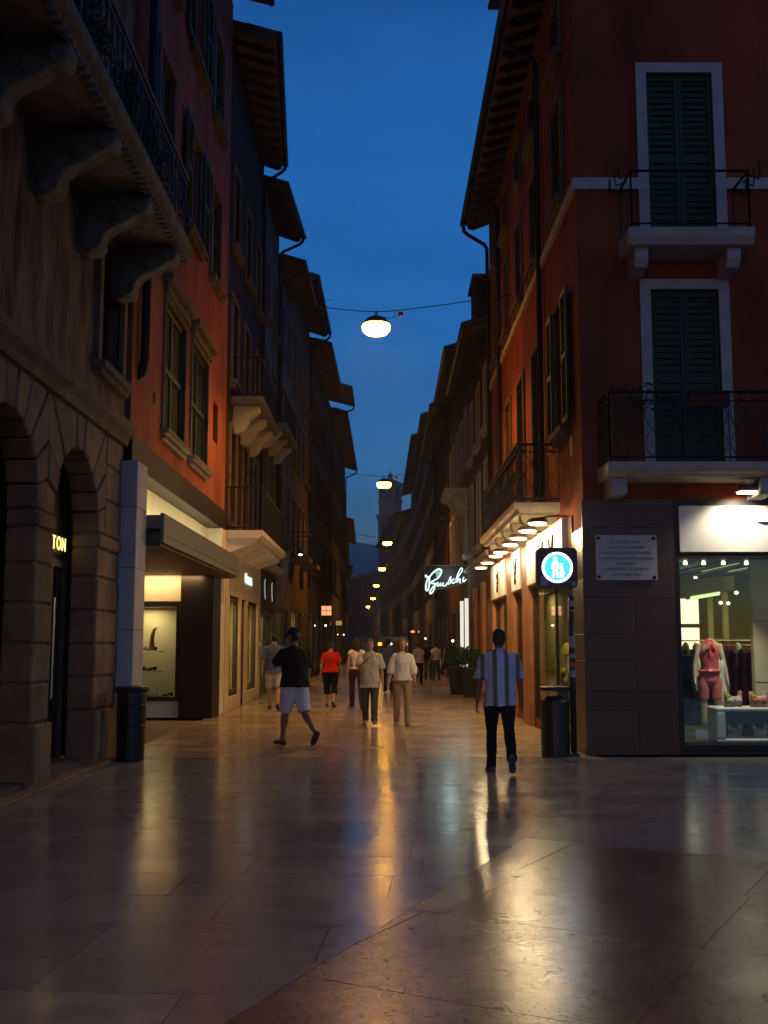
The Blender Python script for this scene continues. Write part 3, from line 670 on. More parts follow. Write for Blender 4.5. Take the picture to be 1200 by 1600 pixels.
# ------------------------------------------------------------------ further houses, left side
def house(name, label, side, X0, Y0, X1, Y1, h, wallm, floors, n, ov=(.9, .9), ww=1.0, shm='green_paint', sm='dark_stone', raf=None, shop=None, pipe=None, pitch=.08, mix='c', lintel=0, cols=None):
    ops = []; fr = Fr((X0, Y0), (X1, Y1), (1, 0) if side == 'L' else (-1, 0)); L = fr.L
    cols = cols or [L * (i + .5) / n for i in range(n)]
    for (a, b) in floors:
        for c in cols: ops.append((c - ww / 2, c + ww / 2, a, b))
    gro = shop or []
    b, fr = building(name, label, (X0, Y0), (X1, Y1), side, h, wallm, ops + [g_[:4] + (.05,) for g_ in gro])
    for i, (s0, s1, z0, z1) in enumerate(ops):
        window(b, fr, s0, s1, z0, z1, sm, shm, .13, .05, True, lintel, 'open' if (mix == 'm' and random.random() < .4) else 'closed', pitch)
    for g_ in gro:
        s0, s1, z0, z1, kind = g_
        mb = MB(); mb.box(fr, s0, s0 + .07, -.10, -.02, z0, z1); mb.box(fr, s1 - .07, s1, -.10, -.02, z0, z1); mb.box(fr, s0 + .07, s1 - .07, -.10, -.02, z1 - .08, z1); mb.box(fr, s0 + .07, s1 - .07, -.10, -.02, z0, z0 + .12)
        fm = mb.build('shop_window', 'bronze_metal', b)
        MB().box(fr, s0 + .07, s1 - .07, -.06, -.054, z0 + .12, z1 - .08).build('pane', 'pane_dim' if kind != 'dark' else 'glass_dark', fm)
        if kind != 'dark':
            mb = MB(); bx = [(s0, -.09), (s1, -.09), (s1, -1.2), (s0, -1.2)]
            q = [fr.p(a, d, z0) for a, d in bx]; t = [fr.p(a, d, z1) for a, d in bx]
            mb.add(q + t, [(0, 1, 2, 3), (7, 6, 5, 4), (1, 2, 6, 5), (2, 3, 7, 6), (3, 0, 4, 7)]); mb.build('room', 'shop_wall', fm)
            light('AREA', fr.p((s0 + s1) / 2, -.65, z1 - .08), kind[0] * .5, kind[1], b, .8, aim=fr.p((s0 + s1) / 2, -.8, 0), name='room_light')
    eaves(b, fr, 0, L, ov[0], ov[1], h, raf=raf)
    if pipe is not None: downpipe(b, fr, pipe, ov[0] + (ov[1] - ov[0]) * pipe / L, h, 4.2)
    return b, fr
YEL = (1, .80, .36); WRM = (1, .7, .35)
# white stone shop with balconies
l3, f3 = house('umber_house', 'dark umber house with stone balconies above the pale shop front', 'L', -3.80, 25.72, -3.84, 33.3, 16.8, 'wall_umber', [(4.55, 6.9), (8.1, 10.2), (11.6, 13.6)], 3, (1.1, .62), 1.1, 'brown_paint', 'dark_stone', .6,
     shop=[(.75, 2.7, .35, 2.75, (150, YEL)), (3.05, 4.0, .15, 2.75, (24, YEL)), (4.5, 6.9, .35, 2.75, (110, YEL))], pipe=7.3, pitch=.06)
mb = MB()
for a, c, z0, z1 in ((0, 7.58, 2.78, 4.02), (0, .72, 0, 2.78), (2.73, 3.02, 0, 2.78), (4.03, 4.47, 0, 2.78), (6.93, 7.58, 0, 2.78), (.72, 2.73, 0, .32), (4.47, 6.93, 0, .32)): mb.box(f3, a + .003, c - .003, -.02, .07, z0 + .002, z1)
mb.build('shop_cladding', 'beige_front', l3, bevel=.004)
# its unreadable lit lettering: a round mark and six short strokes
sg = MB(); cc = f3.p(4.1, .10, 3.30)
sg.slab(f3, [(3.62 + .11 * math.cos(k * math.pi / 6), 3.36 + .14 * math.sin(k * math.pi / 6)) for k in range(12)], .09, .12)
sgo = sg.build('sign_mark', 'neon', l3)
for i in range(5):
    a = 3.84 + i * .24; mb = MB(); mb.tube([f3.p(a + .10, .11, 3.42), f3.p(a + .02, .11, 3.40), f3.p(a + .02, .11, 3.33), f3.p(a + .10, .11, 3.28), f3.p(a + .09, .11, 3.22), f3.p(a, .11, 3.22)], .014, 5); mb.build('sign_stroke', 'neon', l3)
mb = MB(); mb.extr(f3, [(-.02, 4.10), (.80, 4.10), (.86, 4.16), (.90, 4.18), (.90, 4.30), (-.02, 4.30)], .15, 6.6); mb.build('balcony_slab', 'marble_white', l3)
for i in range(6): bracket(l3, f3, .35 + i * 1.2, .30, [(-.02, 4.10), (.72, 4.10), (.74, 4.02), (.66, 3.95), (.55, 3.93), (.30, 3.84), (-.02, 3.72)], 'marble_white')
railing(l3, f3, .2, 6.5, .84, 4.30, 1.05, 'bars', .11)
mb = MB(); mb.extr(f3, [(-.02, 7.55), (.72, 7.55), (.80, 7.62), (.80, 7.72), (-.02, 7.72)], .8, 5.2); mb.build('balcony_slab', 'carved_stone', l3)
for s in (1.3, 2.9, 4.6): bracket(l3, f3, s, .26, [(-.02, 7.55), (.66, 7.55), (.68, 7.42), (.56, 7.30), (.42, 7.22), (.36, 7.06), (.26, 6.92), (.10, 6.84), (-.02, 6.88)], 'warm_stone')
railing(l3, f3, .85, 5.1, .74, 7.72, 1.0, 'bars', .13)
l4, f4 = house('greige_house', 'pale greige narrow house with rust shop frieze and two dark shields', 'L', -3.84, 33.32, -3.80, 38.0, 16.2, 'wall_greige', [(5.4, 7.4), (8.8, 10.8), (12.2, 14.0)], 2, (.66, .84), 1.0, 'brown_paint', 'dark_stone', .5,
     shop=[(.5, 1.5, .2, 2.6, (160, YEL)), (2.2, 4.1, .2, 2.6, (24, WRM))], pipe=4.4)
mb = MB(); mb.extr(f4, [(-.02, 3.95), (.22, 3.95), (.30, 4.06), (.30, 4.16), (-.02, 4.16)], .05, 4.6); mb.build('cornice', 'warm_stone', l4)
mb = MB(); mb.box(f4, .05, 4.6, -.01, .05, 2.7, 3.9); mb.build('frieze', 'wall_rose', l4)
for s in (1.2, 3.2):
    mb = MB(); mb.slab(f4, [(s + .28 * x, 3.32 + .32 * z) for x, z in ((-.6, 1), (.6, 1), (1, .5), (.8, -.3), (.3, -.9), (0, -1), (-.3, -.9), (-.8, -.3), (-1, .5))], .10, .15); sh = mb.build('shield', 'black', l4)
    mb = MB(); mb.slab(f4, [(s - .05 + .28 * x, 3.31 + .32 * z) for x, z in ((-.6, 1), (.6, 1), (1, .5), (.8, -.3), (.3, -.9), (0, -1), (-.3, -.9), (-.8, -.3), (-1, .5))], .075, .085); mb.build('halo', 'halo', sh)
mb = MB(); mb.extr(f4, [(-.02, 8.3), (.7, 8.3), (.78, 8.4), (.78, 8.5), (-.02, 8.5)], .3, 4.2); mb.build('balcony_slab', 'carved_stone', l4)
for s in (.7, 2.2, 3.8): bracket(l4, f4, s, .22, [(-.02, 8.3), (.6, 8.3), (.6, 8.2), (.4, 8.05), (.2, 7.8), (-.02, 7.75)], 'warm_stone')
railing(l4, f4, .35, 4.1, .72, 8.5, 1.0, 'bars', .14)
l5, f5 = house('lilac_house', 'lilac grey house with blotched peeling plaster', 'L', -3.80, 38.02, -3.72, 43.0, 15.3, 'wall_lilac', [(5.4, 7.6), (9.0, 11.0), (12.2, 14.0)], 2, (.85, .85), .9, 'brown_paint', 'wall_lilac', None, shop=[(.5, 2.0, .2, 2.9, (40, WRM)), (2.7, 4.4, .2, 2.9, 'dark')], pipe=.2)
mb = MB()
for i in range(9):
    c = (random.uniform(.4, 4.6), random.choice((8.2, 8.5, 11.6, 11.9, 14.6)) + random.uniform(-.2, .2)); r = random.uniform(.12, .3)
    mb.slab(f5, [(c[0] + r * random.uniform(.7, 1.2) * math.cos(k * math.pi / 5), c[1] + r * random.uniform(.7, 1.3) * math.sin(k * math.pi / 5)) for k in range(10)], .001, .004)
mb.build('bare_patches', 'wall_umber', l5)
l6, f6 = house('ochre_house', 'ochre brown house with wide overhanging roof', 'L', -3.72, 43.02, -3.6, 51.3, 16.5, 'wall_ochre', [(5.2, 7.4), (8.9, 11.0), (12.4, 14.3)], 4, (.95, .92), 1.0, 'brown_paint', 'dark_stone', .7, shop=[(.6, 2.6, .2, 3.0, (160, YEL)), (3.4, 5.2, .2, 3.0, 'dark'), (6.0, 7.6, .2, 3.0, (30, WRM))], pipe=8.1)
for s in (1.0, 5.2):
    mb = MB(); mb.extr(f6, [(-.02, 4.85), (.7, 4.85), (.75, 4.95), (.75, 5.02), (-.02, 5.02)], s - .9, s + .9); mb.build('balcony_slab', 'carved_stone', l6)
    railing(l6, f6, s - .85, s + .85, .7, 5.02, 1.0, 'bars', .14)
# small red lit shop sign on a bracket and a lantern
rs = MB(); rs.box(f6, 7.0, 7.08, .05, .75, 3.1, 3.55)
l7, f7 = house('taupe_house', 'tall dark taupe house with television aerial on its roof', 'L', -3.6, 51.32, -3.42, 62.0, 16.0, 'wall_taupe', [(5.0, 7.2), (8.6, 10.6), (12.0, 14.0)], 5, (.95, .9), 1.0, 'brown_paint', 'wall_taupe', None, shop=[(1, 3.0, .2, 3.0, (50, WRM)), (4.2, 6.4, .2, 3.0, (20, WRM)), (7.6, 9.6, .2, 3.0, 'dark')])
l8, f8 = house('projecting_house', 'dark house with roof jutting furthest into the street', 'L', -3.42, 62.02, -3.36, 67.0, 16.4, 'wall_umber', [(5.0, 7.2), (8.6, 10.6), (12.0, 14.0)], 2, (1.45, 1.40), 1.0, 'brown_paint', 'wall_taupe', None, shop=[(1, 3.6, .2, 3.0, (8, WRM))], pipe=4.7)
l9, f9 = house('grey_house', 'grey house on left with guttered eaves against the sky', 'L', -3.36, 67.02, -3.25, 90.0, 16.0, 'wall_grey', [(5.0, 7.2), (8.6, 10.6), (12.0, 14.0)], 8, (.95, .90), 1.0, 'green_paint', 'wall_taupe', None, shop=[(1, 4, .2, 3.0, (12, WRM)), (6, 9, .2, 3.0, 'dark'), (11, 14, .2, 3.0, (10, WRM)), (16, 20, .2, 3.0, (10, WRM))], pipe=22.7)
l10, f10 = house('low_house', 'lower dark house on left where the street bends', 'L', -3.25, 90.02, -3.6, 112.0, 11.8, 'wall_taupe', [(4.6, 6.6), (7.8, 9.6)], 7, (.6, .6), 1.0, 'brown_paint', 'wall_taupe', None, shop=[(1, 4, .2, 3.0, (12, WRM)), (8, 12, .2, 3.0, (10, WRM))])
l11, f11 = house('end_house', 'rosy house on left at the far bend of the street', 'L', -3.8, 112.02, -5.8, 160.0, 9.5, 'wall_rose', [(4.4, 6.2), (7.0, 8.6)], 12, (.5, .5), 1.1, 'brown_paint', 'wall_taupe', None, shop=[(2, 6, .2, 3.0, (30, (1, .45, .2))), (12, 18, .2, 3.0, (30, (1, .5, .25)))])

# ------------------------------------------------------------------ right: red corner house
XR, YR = 2.97, 16.1
r1 = thing('red_corner_house', (XR, YR, 0), 'deep red corner house with green shutters, balconies and granite shop base', 'building')
fs = Fr((XR, YR), (XR, 29.6), (-1, 0)); ff = Fr((XR, YR), (XR + 8, YR), (0, -1))
HR = 13.35
# openings on the street side (s from the corner) and on the front (s from the corner)
so = []
for yc in (17.75, 20.6, 23.0, 25.4, 27.8): so += [(yc - 16.1 - .5, yc - 16.1 + .5, 8.95, 10.8), (yc - 16.1 - .5, yc - 16.1 + .5, 11.5, 12.6)]
so += [(17.75 - 16.1 - .5, 17.75 - 16.1 + .5, 5.1, 7.25)] + [(yc - 16.1 - .5, yc - 16.1 + .5, 3.98 if yc < 24.5 else 5.1, 7.25) for yc in (20.6, 23.0, 25.4, 27.8)]
sgnd = [(1.2, 5.6, .14, 2.70, .05), (6.6, 8.2, .14, 2.70, .05), (9.4, 12.8, .14, 2.70, .05)]
mb = MB(); facade(mb, fs, 0, fs.L, 0, HR, so + sgnd)
fo = [(1.09, 2.13, 4.2, 6.97), (1.12, 2.15, 7.7, 10.47), (5.2, 6.24, 4.2, 6.97), (5.2, 6.24, 7.7, 10.47)]
facade(mb, ff, 0, 8, 3.74, HR, fo); mb.quad(ff.p(0, 0, 0), ff.p(1.32, 0, 0), ff.p(1.32, 0, 3.74), ff.p(0, 0, 3.74)); mb.quad(ff.p(7.3, 0, 0), ff.p(8, 0, 0), ff.p(8, 0, 3.74), ff.p(7.3, 0, 3.74))
Q = ff.p
mb.quad(Q(8, 0, 0), Q(8, -13.5, 0), Q(8, -13.5, HR), Q(8, 0, HR)); mb.quad(Q(0, -13.5, 0), Q(8, -13.5, 0), Q(8, -13.5, HR), Q(0, -13.5, HR)); mb.quad(Q(0, 0, HR), Q(8, 0, HR), Q(8, -13.5, HR), Q(0, -13.5, HR))
mb.build('wall', 'red_plaster', r1)
for a, b, c, d in so:
    door = d - c > 3
    window(r1, fs, a, b, c, d, 'dark_stone' if c > 8 else 'dark_stone', 'green_paint', .10, .05, not door, 0, 'open' if (c == 5.1 and a < 2) else 'closed', .055)
for a, b, c, d in fo: window(r1, ff, a, b, c, d, 'jamb_stone', 'green_paint', .16, .05, False, 0, 'closed', .10)
for fr, L in ((fs, fs.L), (ff, 8)):
    ms = MB(); cut = [0] + [v for a, b, c, d in (so if fr is fs else fo) if c < 8.6 < d for v in (a - .16, b + .16)] + [L]
    cut = sorted(cut)
    for i in range(0, len(cut) - 1, 2): ms.box(fr, cut[i] - (.062 if (cut[i] == 0 and fr is ff) else 0), cut[i + 1], .002, .062, 8.56, 8.74)
    ms.build('string_course', 'warm_stone' if fr is fs else 'jamb_stone', r1)
ms = MB(); ms.box(ff, -.05, 8, .002, .05, 11.72, 11.86); ms.build('string_course', 'jamb_stone', r1)
eaves(r1, fs, -.7, fs.L, .67, .67, HR, raf=.55)
eaves(r1, ff, -.67, 8, .7, .7, HR, raf=.8)
downpipe(r1, fs, 3.55, .67, HR, 3.9); downpipe(r1, fs, 10.6, .67, HR, 3.9); downpipe(r1, fs, 13.35, .67, HR, 3.9)
# front balconies
mb = MB(); mb.extr(ff, [(-.02, 3.98), (.66, 3.98), (.72, 4.02), (.80, 4.04), (.82, 4.10), (.82, 4.18), (-.02, 4.18)], .22, 3.0); mb.build('balcony_slab', 'warm_stone', r1, bevel=.01)
for s in (.42, 2.55): bracket(r1, ff, s, .22, [(-.02, 3.98), (.62, 3.98), (.62, 3.78), (.56, 3.74), (-.02, 3.72)], 'jamb_stone')
railing(r1, ff, .26, 2.96, .76, 4.18, 1.02, 'wave', .24)
mb = MB(); mb.extr(ff, [(-.02, 7.44), (.66, 7.44), (.74, 7.56), (.76, 7.68), (-.02, 7.68)], .62, 2.48); mb.build('balcony_slab', 'jamb_stone', r1, bevel=.01)
for s in (.85, 2.22): bracket(r1, ff, s, .20, [(-.02, 7.44), (.55, 7.44), (.55, 7.28), (.48, 7.16), (-.02, 7.10)], 'jamb_stone')
rl = railing(r1, ff, .68, 2.42, .70, 7.68, .88, 'bars', .58)
mb = MB()
for s, dr in ((.68, -1), (2.42, 1)):
    for dd in (.1, .45, .70):
        mb.tube([ff.p(s, dd, 8.50), ff.p(s + dr * .16, dd, 8.44), ff.p(s + dr * .18, dd, 8.52), ff.p(s + dr * .18, dd, 8.70)], .013, 5)
mb.build('pot_hook', 'iron', rl)
# street-side balcony with corbels
mb = MB(); mb.extr(fs, [(-.02, 3.80), (.68, 3.80), (.72, 3.86), (.78, 3.88), (.78, 3.97), (-.02, 3.97)], 2.1, 8.6); mb.build('balcony_slab', 'warm_stone', r1)
for i in range(5): bracket(r1, fs, 2.6 + i * 1.38, .30, [(-.02, 3.80), (.62, 3.80), (.62, 3.72), (.56, 3.64), (-.02, 3.62)], 'warm_stone')
railing(r1, fs, 2.14, 8.56, .72, 3.97, 1.0, 'wave', .24)
MB().box(fs, .72, .92, 0, .02, 4.55, 4.85).build('street_number_tile', 'warm_stone', r1)
# granite cladding of the corner, slab by slab
zr = [0, .64, .92, 1.36, 1.74, 2.28, 2.95, 3.32, 3.74]
for j in range(8):
    cut = [0, 1.32] if j % 2 else [0, .74, 1.32]
    for i in range(len(cut) - 1): MB().box(ff, cut[i] + .002 - (.03 if i == 0 else 0), cut[i + 1] - .002, .003, .035, zr[j] + .002, zr[j + 1] - .002).build('granite_slab', 'granite', r1, bevel=.002)
    if j < 7: MB().box(fs, .002, .85, .003, .03, zr[j] + .002, zr[j + 1] - .002).build('granite_slab', 'granite', r1, bevel=.002)
MB().box(fs, -.02, 1.2, .032, .05, 0, .10).build('plinth', 'granite', r1)
# street-side shop: pilasters, windows, lit boards
MB().box(fs, .856, 1.2, .003, .032, 0, 3.6).build('granite_slab', 'granite', r1)
for a, c in ((5.6, 6.6), (8.2, 9.4), (12.8, 13.48)):
    MB().box(fs, a + .002, c - .002, .002, .10, 0, 3.58).build('pilaster', 'orange_pilaster', r1, bevel=.008)
inside = MB(); bx = [(.95, -.11), (13.3, -.11), (13.3, -1.25), (.95, -1.25)]
q = [fs.p(a, d, .10) for a, d in bx]; t = [fs.p(a, d, 2.9) for a, d in bx]
inside.add(q + t, [(0, 1, 2, 3), (7, 6, 5, 4), (1, 2, 6, 5), (2, 3, 7, 6), (3, 0, 4, 7)]); inside.build('room', 'shop_wall', r1)
for k, (a, c, z0, z1, _d) in enumerate(sgnd):
    mb = MB(); mb.box(fs, a, a + .05, -.10, -.02, z0, z1); mb.box(fs, c - .05, c, -.10, -.02, z0, z1); mb.box(fs, a + .05, c - .05, -.10, -.02, z1 - .06, z1); mb.box(fs, a + .05, c - .05, -.10, -.02, z0, z0 + .05)
    if k == 0: mb.box(fs, 3.0, 3.04, -.08, -.03, z0 + .05, z1 - .06)
    w_ = mb.build('shop_window', 'brown_fascia', r1)
    MB().box(fs, a + .05, c - .05, -.06, -.054, z0 + .05, z1 - .06).build('pane', 'pane', w_)
    light('AREA', fs.p((a + c) / 2, -.75, 2.84), 42 * (c - a) / 4, (1, .80, .38), r1, .6, aim=fs.p((a + c) / 2, -.75, 0), name='room_light', sy=1.2)
for k, (a, c, z0, z1) in enumerate([(1.22, 5.58, 2.74, 3.60), (6.62, 8.18, 2.74, 3.60), (9.42, 12.78, 2.74, 3.60)]):
    bd = MB().box(fs, a, c, .02, .13, z0, z1).build('sign_board', 'white_board', r1, bevel=.004)
    for m_ in ((2.3, 3.5) if k == 0 else ((a + c) / 2,)):
        lg = MB()
        for pts, r_ in (([(-.22, .25), (-.10, .02), (.0, -.12), (.06, -.28)], .03), ([(.24, .22), (.12, .0), (.02, -.10), (-.10, -.26)], .024), ([(-.16, -.05), (.0, .04), (.16, -.04)], .03)):
            lg.tube([fs.p(m_ + x, .135, 3.16 + z) for x, z in pts], r_, 5)
        lg.build('emblem', 'black', bd)
for i, s in enumerate((1.3, 2.5, 3.8, 5.1, 6.9, 7.9, 9.9, 11.6)):
    dl = MB(); dl.lathe(fs.p(s, .50, 3.56), [(.02, .05), (.14, .04), (.17, .0), (.17, -.03), (.14, -.03)], 14); arm = dl.build('downlight', 'lamp_metal', r1, smooth=False)
    MB().tube([fs.p(s, .02, 3.64), fs.p(s, .30, 3.64), fs.p(s, .50, 3.60)], .016, 6).build('arm', 'lamp_metal', arm)
    MB().lathe(fs.p(s, .50, 3.52), [(.145, .012), (.145, -.008), (.12, -.022), (.02, -.03)], 14).build('lamp_glass', 'downlight_glow', arm)
    light('POINT', fs.p(s, .50, 3.44), 38, (1, .72, .38), r1, .05, name='downlight_lamp')
# front shop: frame, lit board, big window
mb = MB(); mb.box(ff, 1.32, 1.40, -.30, .02, .0, 3.74); mb.box(ff, 1.40, 7.3, -.30, .02, 2.86, 2.94); mb.box(ff, 1.40, 7.3, -.30, .02, .0, .14); mb.box(ff, 1.40, 7.3, -.30, .02, 3.64, 3.74); mb.box(ff, 7.22, 7.3, -.30, .02, .14, 2.86)
w_ = mb.build('shop_window', 'brown_fascia', r1)
MB().box(ff, 1.40, 7.22, -.012, .03, .14, .19).build('metal_sill', 'bronze_metal', w_)
MB().box(ff, 1.40, 7.22, -.10, -.094, .19, 2.86).build('pane', 'pane', w_)
bd = MB().box(ff, 1.41, 7.3, -.02, .05, 2.95, 3.64).build('sign_board', 'white_board', r1, bevel=.003)
mb = MB(); mb.slab(ff, [(2.56, 3.40), (2.66, 3.37), (2.85, 3.36), (3.1, 3.39), (3.3, 3.46), (3.1, 3.42), (2.85, 3.395), (2.66, 3.395)], .055, .075); mb.build('letter_swash', 'black', bd)
text('lettering', 'C', .5, ff.p(3.6, .06, 3.12), (1, 0, 0), (0, 0, 1), 'black', bd, .01) if 0 else None
wl_ = MB(); wl_.extr(ff, [(.30, 3.80), (.52, 3.80), (.56, 3.86), (.50, 3.90), (.34, 3.90)], 2.16, 2.46); wa = wl_.build('wall_lamp', 'lamp_metal', r1, bevel=.01)
MB().tube([ff.p(2.31, 0, 3.95), ff.p(2.31, .3, 3.95), ff.p(2.31, .4, 3.90)], .015, 6).build('arm', 'lamp_metal', wa)
MB().box(ff, 2.19, 2.43, .33, .51, 3.775, 3.797).build('lamp_glass', 'downlight_glow', wa)
light('SPOT', ff.p(2.31, .42, 3.76), 100, (1, .86, .62), r1, .08, 130, .6, ff.p(2.31, .0, 3.1), 'wall_lamp_light')
# its interior
mb = MB(); bx = [(1.35, -.31), (7.25, -.31), (7.25, -6.0), (1.35, -6.0)]
q = [ff.p(a, d, .12) for a, d in bx]; t = [ff.p(a, d, 3.0) for a, d in bx]
mb.add(q + t, [(1, 2, 6, 5), (2, 3, 7, 6), (3, 0, 4, 7)]); rm = mb.build('room', 'green_wall', r1)
MB().add(q, [(0, 1, 2, 3)]).build('room_floor', 'shop_floor', rm); MB().add(t, [(3, 2, 1, 0)]).build('room_ceiling', 'black', rm)
light('AREA', ff.p(4.0, -3.2, 2.95), 80, (1, .88, .45), r1, 2.2, aim=ff.p(4.0, -3.2, 0), name='room_light', sy=2.2)
light('SPOT', ff.p(2.4, -.17, 2.80), 130, (1, .88, .62), r1, .05, 80, .8, ff.p(2.35, -.55, .6), 'window_spot')
MB().box(ff, 2.80, 3.7, -1.15, -1.0, .12, 2.98).build('cream_pier', 'cream_panel', r1, bevel=.004)
for z in (1.0, 1.95): MB().box(ff, 2.80, 3.7, -1.0, -.997, z, z + .012).build('pier_joint', 'brown_fascia', r1)
for s in (1.62, 1.90, 2.2, 2.55, 2.95):
    MB().lathe(ff.p(s, -.45, 2.80), [(.015, .06), (.03, .05), (.035, 0), (.02, -.005)], 8).build('ceiling_spot', 'spot_face', rm)
for z0 in (1.42, 2.0):
    fb = MB().box(ff, 2.88, 3.34, -5.9, -5.8, z0, z0 + .50).build('light_box', 'lightbox', rm); MB().box(ff, 2.85, 3.37, -5.95, -5.85, z0 - .03, z0 + .53).build('frame', 'brown_fascia', fb)
mb = MB(); mb.box(ff, 3.46, 3.54, -5.6, -5.5, .12, 2.9); mb.build('green_post', 'shop_wall', rm); MB().box(ff, 3.74, 3.84, -5.6, -5.5, .12, 2.9).build('green_post', 'shop_wall', rm)
mb = MB(); mb.prism([ff.p(2.10, -2.5, 2.55), ff.p(2.20, -2.5, 2.36), ff.p(2.95, -2.3, 2.50), ff.p(2.95, -2.3, 2.74), ff.p(2.2, -2.5, 2.70)], [ff.p(2.2, -2.9, 2.55), ff.p(2.3, -2.9, 2.36), ff.p(3.05, -2.9, 2.50), ff.p(3.05, -2.9, 2.74), ff.p(2.3, -2.9, 2.70)]); du = mb.build('ceiling_duct', 'shop_wall', rm)
MB().prism([ff.p(2.25, -2.47, 2.36), ff.p(2.25, -2.47, 2.40), ff.p(2.72, -2.35, 2.48), ff.p(2.72, -2.35, 2.44)], [ff.p(2.25, -2.50, 2.34), ff.p(2.25, -2.50, 2.38), ff.p(2.72, -2.38, 2.46), ff.p(2.72, -2.38, 2.42)]).build('duct_lamp', 'tube_green', du)
for i, (s_, d_, w_, h_) in enumerate(((2.35, -4.2, .5, 1.5), (3.3, -4.4, .6, 1.7), (4.2, -4.2, .7, 1.9), (2.9, -3.6, .4, 1.0))): MB().box(ff, s_, s_ + w_, d_ - .4, d_, .12, h_).build('shop_unit', ('black', 'brown_fascia', 'green_wall', 'brown_panel')[i], rm, bevel=.01)
for i in range(6): MB().tube([ff.p(1.5 + i * .5, -.5, 2.93), ff.p(1.5 + i * .5, -5.8, 2.93)], .03, 6).build('ceiling_track', 'brown_fascia', rm)
for s, d, z in ((2.72, -1.5, 2.42), (2.80, -2.6, 2.30), (2.93, -2.6, 2.29), (2.5, -3.0, 2.75), (2.7, -3.0, 2.62)): MB().ell(ff.p(s, d, z), (.035, .035, .03), 8).build('spotlight', 'spot_face', rm)

# ------------------------------------------------------------------ further houses, right side
r2, g2 = house('low_dark_house', 'lower dark house with attic block next to the red house', 'R', 2.97, 29.62, 3.0, 38.0, 10.45, 'wall_rust', [(4.6, 6.8), (7.8, 9.6)], 3, (.67, .67), 1.0, 'green_paint', 'warm_stone', .6, shop=[(.4, 2.0, .15, 2.9, (50, (1, .7, .32))), (3.0, 5.0, .15, 2.9, (40, WRM)), (6.0, 7.8, .15, 2.9, 'dark')])
for a, c in ((2.1, 2.9), (5.1, 5.9)): MB().box(g2, a, c, .0, .12, 0, 3.4).build('pilaster', 'orange_pilaster', r2)
mb = MB(); mb.box(g2, .02, 1.6, -3, .40, 10.5, 11.85); mb.build('attic_block', 'wall_umber', r2); mb = MB(); mb.box(g2, -.02, 1.75, -3.1, .48, 11.85, 11.95); mb.build('attic_roof', 'roof_tile', r2)
mb = MB(); mb.extr(g2, [(-.02, 4.0), (.14, 4.0), (.20, 4.08), (.20, 4.16), (-.02, 4.16)], .05, 8.3); mb.build('cornice', 'warm_stone', r2)
r3, g3 = house('rust_house', 'rust brown house behind the lit script sign', 'R', 3.0, 38.02, 3.05, 50.0, 12.1, 'wall_rust', [(4.8, 6.9), (8.0, 10.0)], 5, (.72, .72), 1.0, 'brown_paint', 'warm_stone', .8, shop=[(.8, 3.0, .15, 3.0, (60, (1, .95, .85))), (4.0, 6.5, .15, 3.0, 'dark'), (8, 11, .15, 3.0, (8, WRM))], pipe=11.7)
for a in (.55, 3.05): MB().box(g3, a, a + .2, .02, .14, .3, 3.2).build('lit_pilaster', 'white_strip', r3)
mb = MB(); mb.extr(g3, [(-.02, 6.9), (.8, 6.9), (.86, 7.0), (.86, 7.1), (-.02, 7.1)], .2, 3.2); mb.build('balcony_slab', 'warm_stone', r3)
for s in (.5, 1.7, 2.9): bracket(r3, g3, s, .24, [(-.02, 6.9), (.6, 6.9), (.5, 6.7), (.2, 6.4), (-.02, 6.35)])
r4, g4 = house('brown_house', 'dark brown house with gutters against the sky on right', 'R', 3.05, 50.02, 3.1, 64.0, 12.7, 'wall_umber', [(4.8, 6.9), (8.2, 10.2)], 6, (.78, .78), 1.0, 'brown_paint', 'wall_taupe', None, shop=[(1, 3.5, .15, 3, (8, WRM)), (5, 8, .15, 3, 'dark'), (9.5, 12.5, .15, 3, (10, WRM))], pipe=13.5)
r5, g5 = house('violet_grey_house', 'violet grey house with bare shutters on right', 'R', 3.1, 64.02, 3.1, 82.0, 15.2, 'wall_lilac', [(4.8, 6.9), (8.2, 10.2), (11.6, 13.4)], 7, (.78, .78), 1.0, 'brown_paint', 'wall_taupe', None, shop=[(1, 4, .15, 3, (10, WRM)), (7, 11, .15, 3, (8, WRM))], pipe=.3)
r6, g6 = house('hipped_roof_house', 'tall house with overhanging hipped roof beside bell tower', 'R', 3.1, 82.02, 2.9, 116.0, 17.4, 'wall_greige', [(4.8, 6.9), (8.2, 10.2), (11.6, 13.4), (14.4, 16.2)], 12, (.9, .9), 1.0, 'brown_paint', 'wall_taupe', None, shop=[(2, 7, .15, 3, (10, WRM)), (12, 18, .15, 3, (14, WRM))])
r7, g7 = house('sandstone_house', 'sandstone house on right before the far bend', 'R', 2.9, 116.02, 1.9, 150.0, 15.5, 'wall_sandstone', [(4.8, 6.9), (8.2, 10.2), (11.6, 13.4)], 10, (.6, .6), 1.1, 'brown_paint', 'wall_taupe', None, shop=[(2, 7, .15, 3, (12, WRM)), (12, 18, .15, 3, (20, (1, .5, .25)))])
r8, g8 = house('corner_end_house', 'house with pale band on right, closing the bend', 'R', 1.9, 150.02, -1.0, 205.0, 19.5, 'wall_taupe', [(4.8, 6.9), (8.2, 10.2), (11.6, 13.4), (15, 17)], 12, (.6, .6), 1.2, 'brown_paint', 'wall_taupe', None, shop=[(4, 10, .15, 3, (30, (1, .5, .25)))])
r9, g9 = house('closing_house', 'dark house closing the view down the street', 'R', -1.0, 205.02, -16.0, 262.0, 15.0, 'wall_rose', [(4.8, 6.9), (8.2, 10.2), (11.6, 13.4)], 14, (.6, .6), 1.2, 'brown_paint', 'wall_taupe', None, shop=[(8, 14, .15, 3, (60, (1, .45, .2)))])

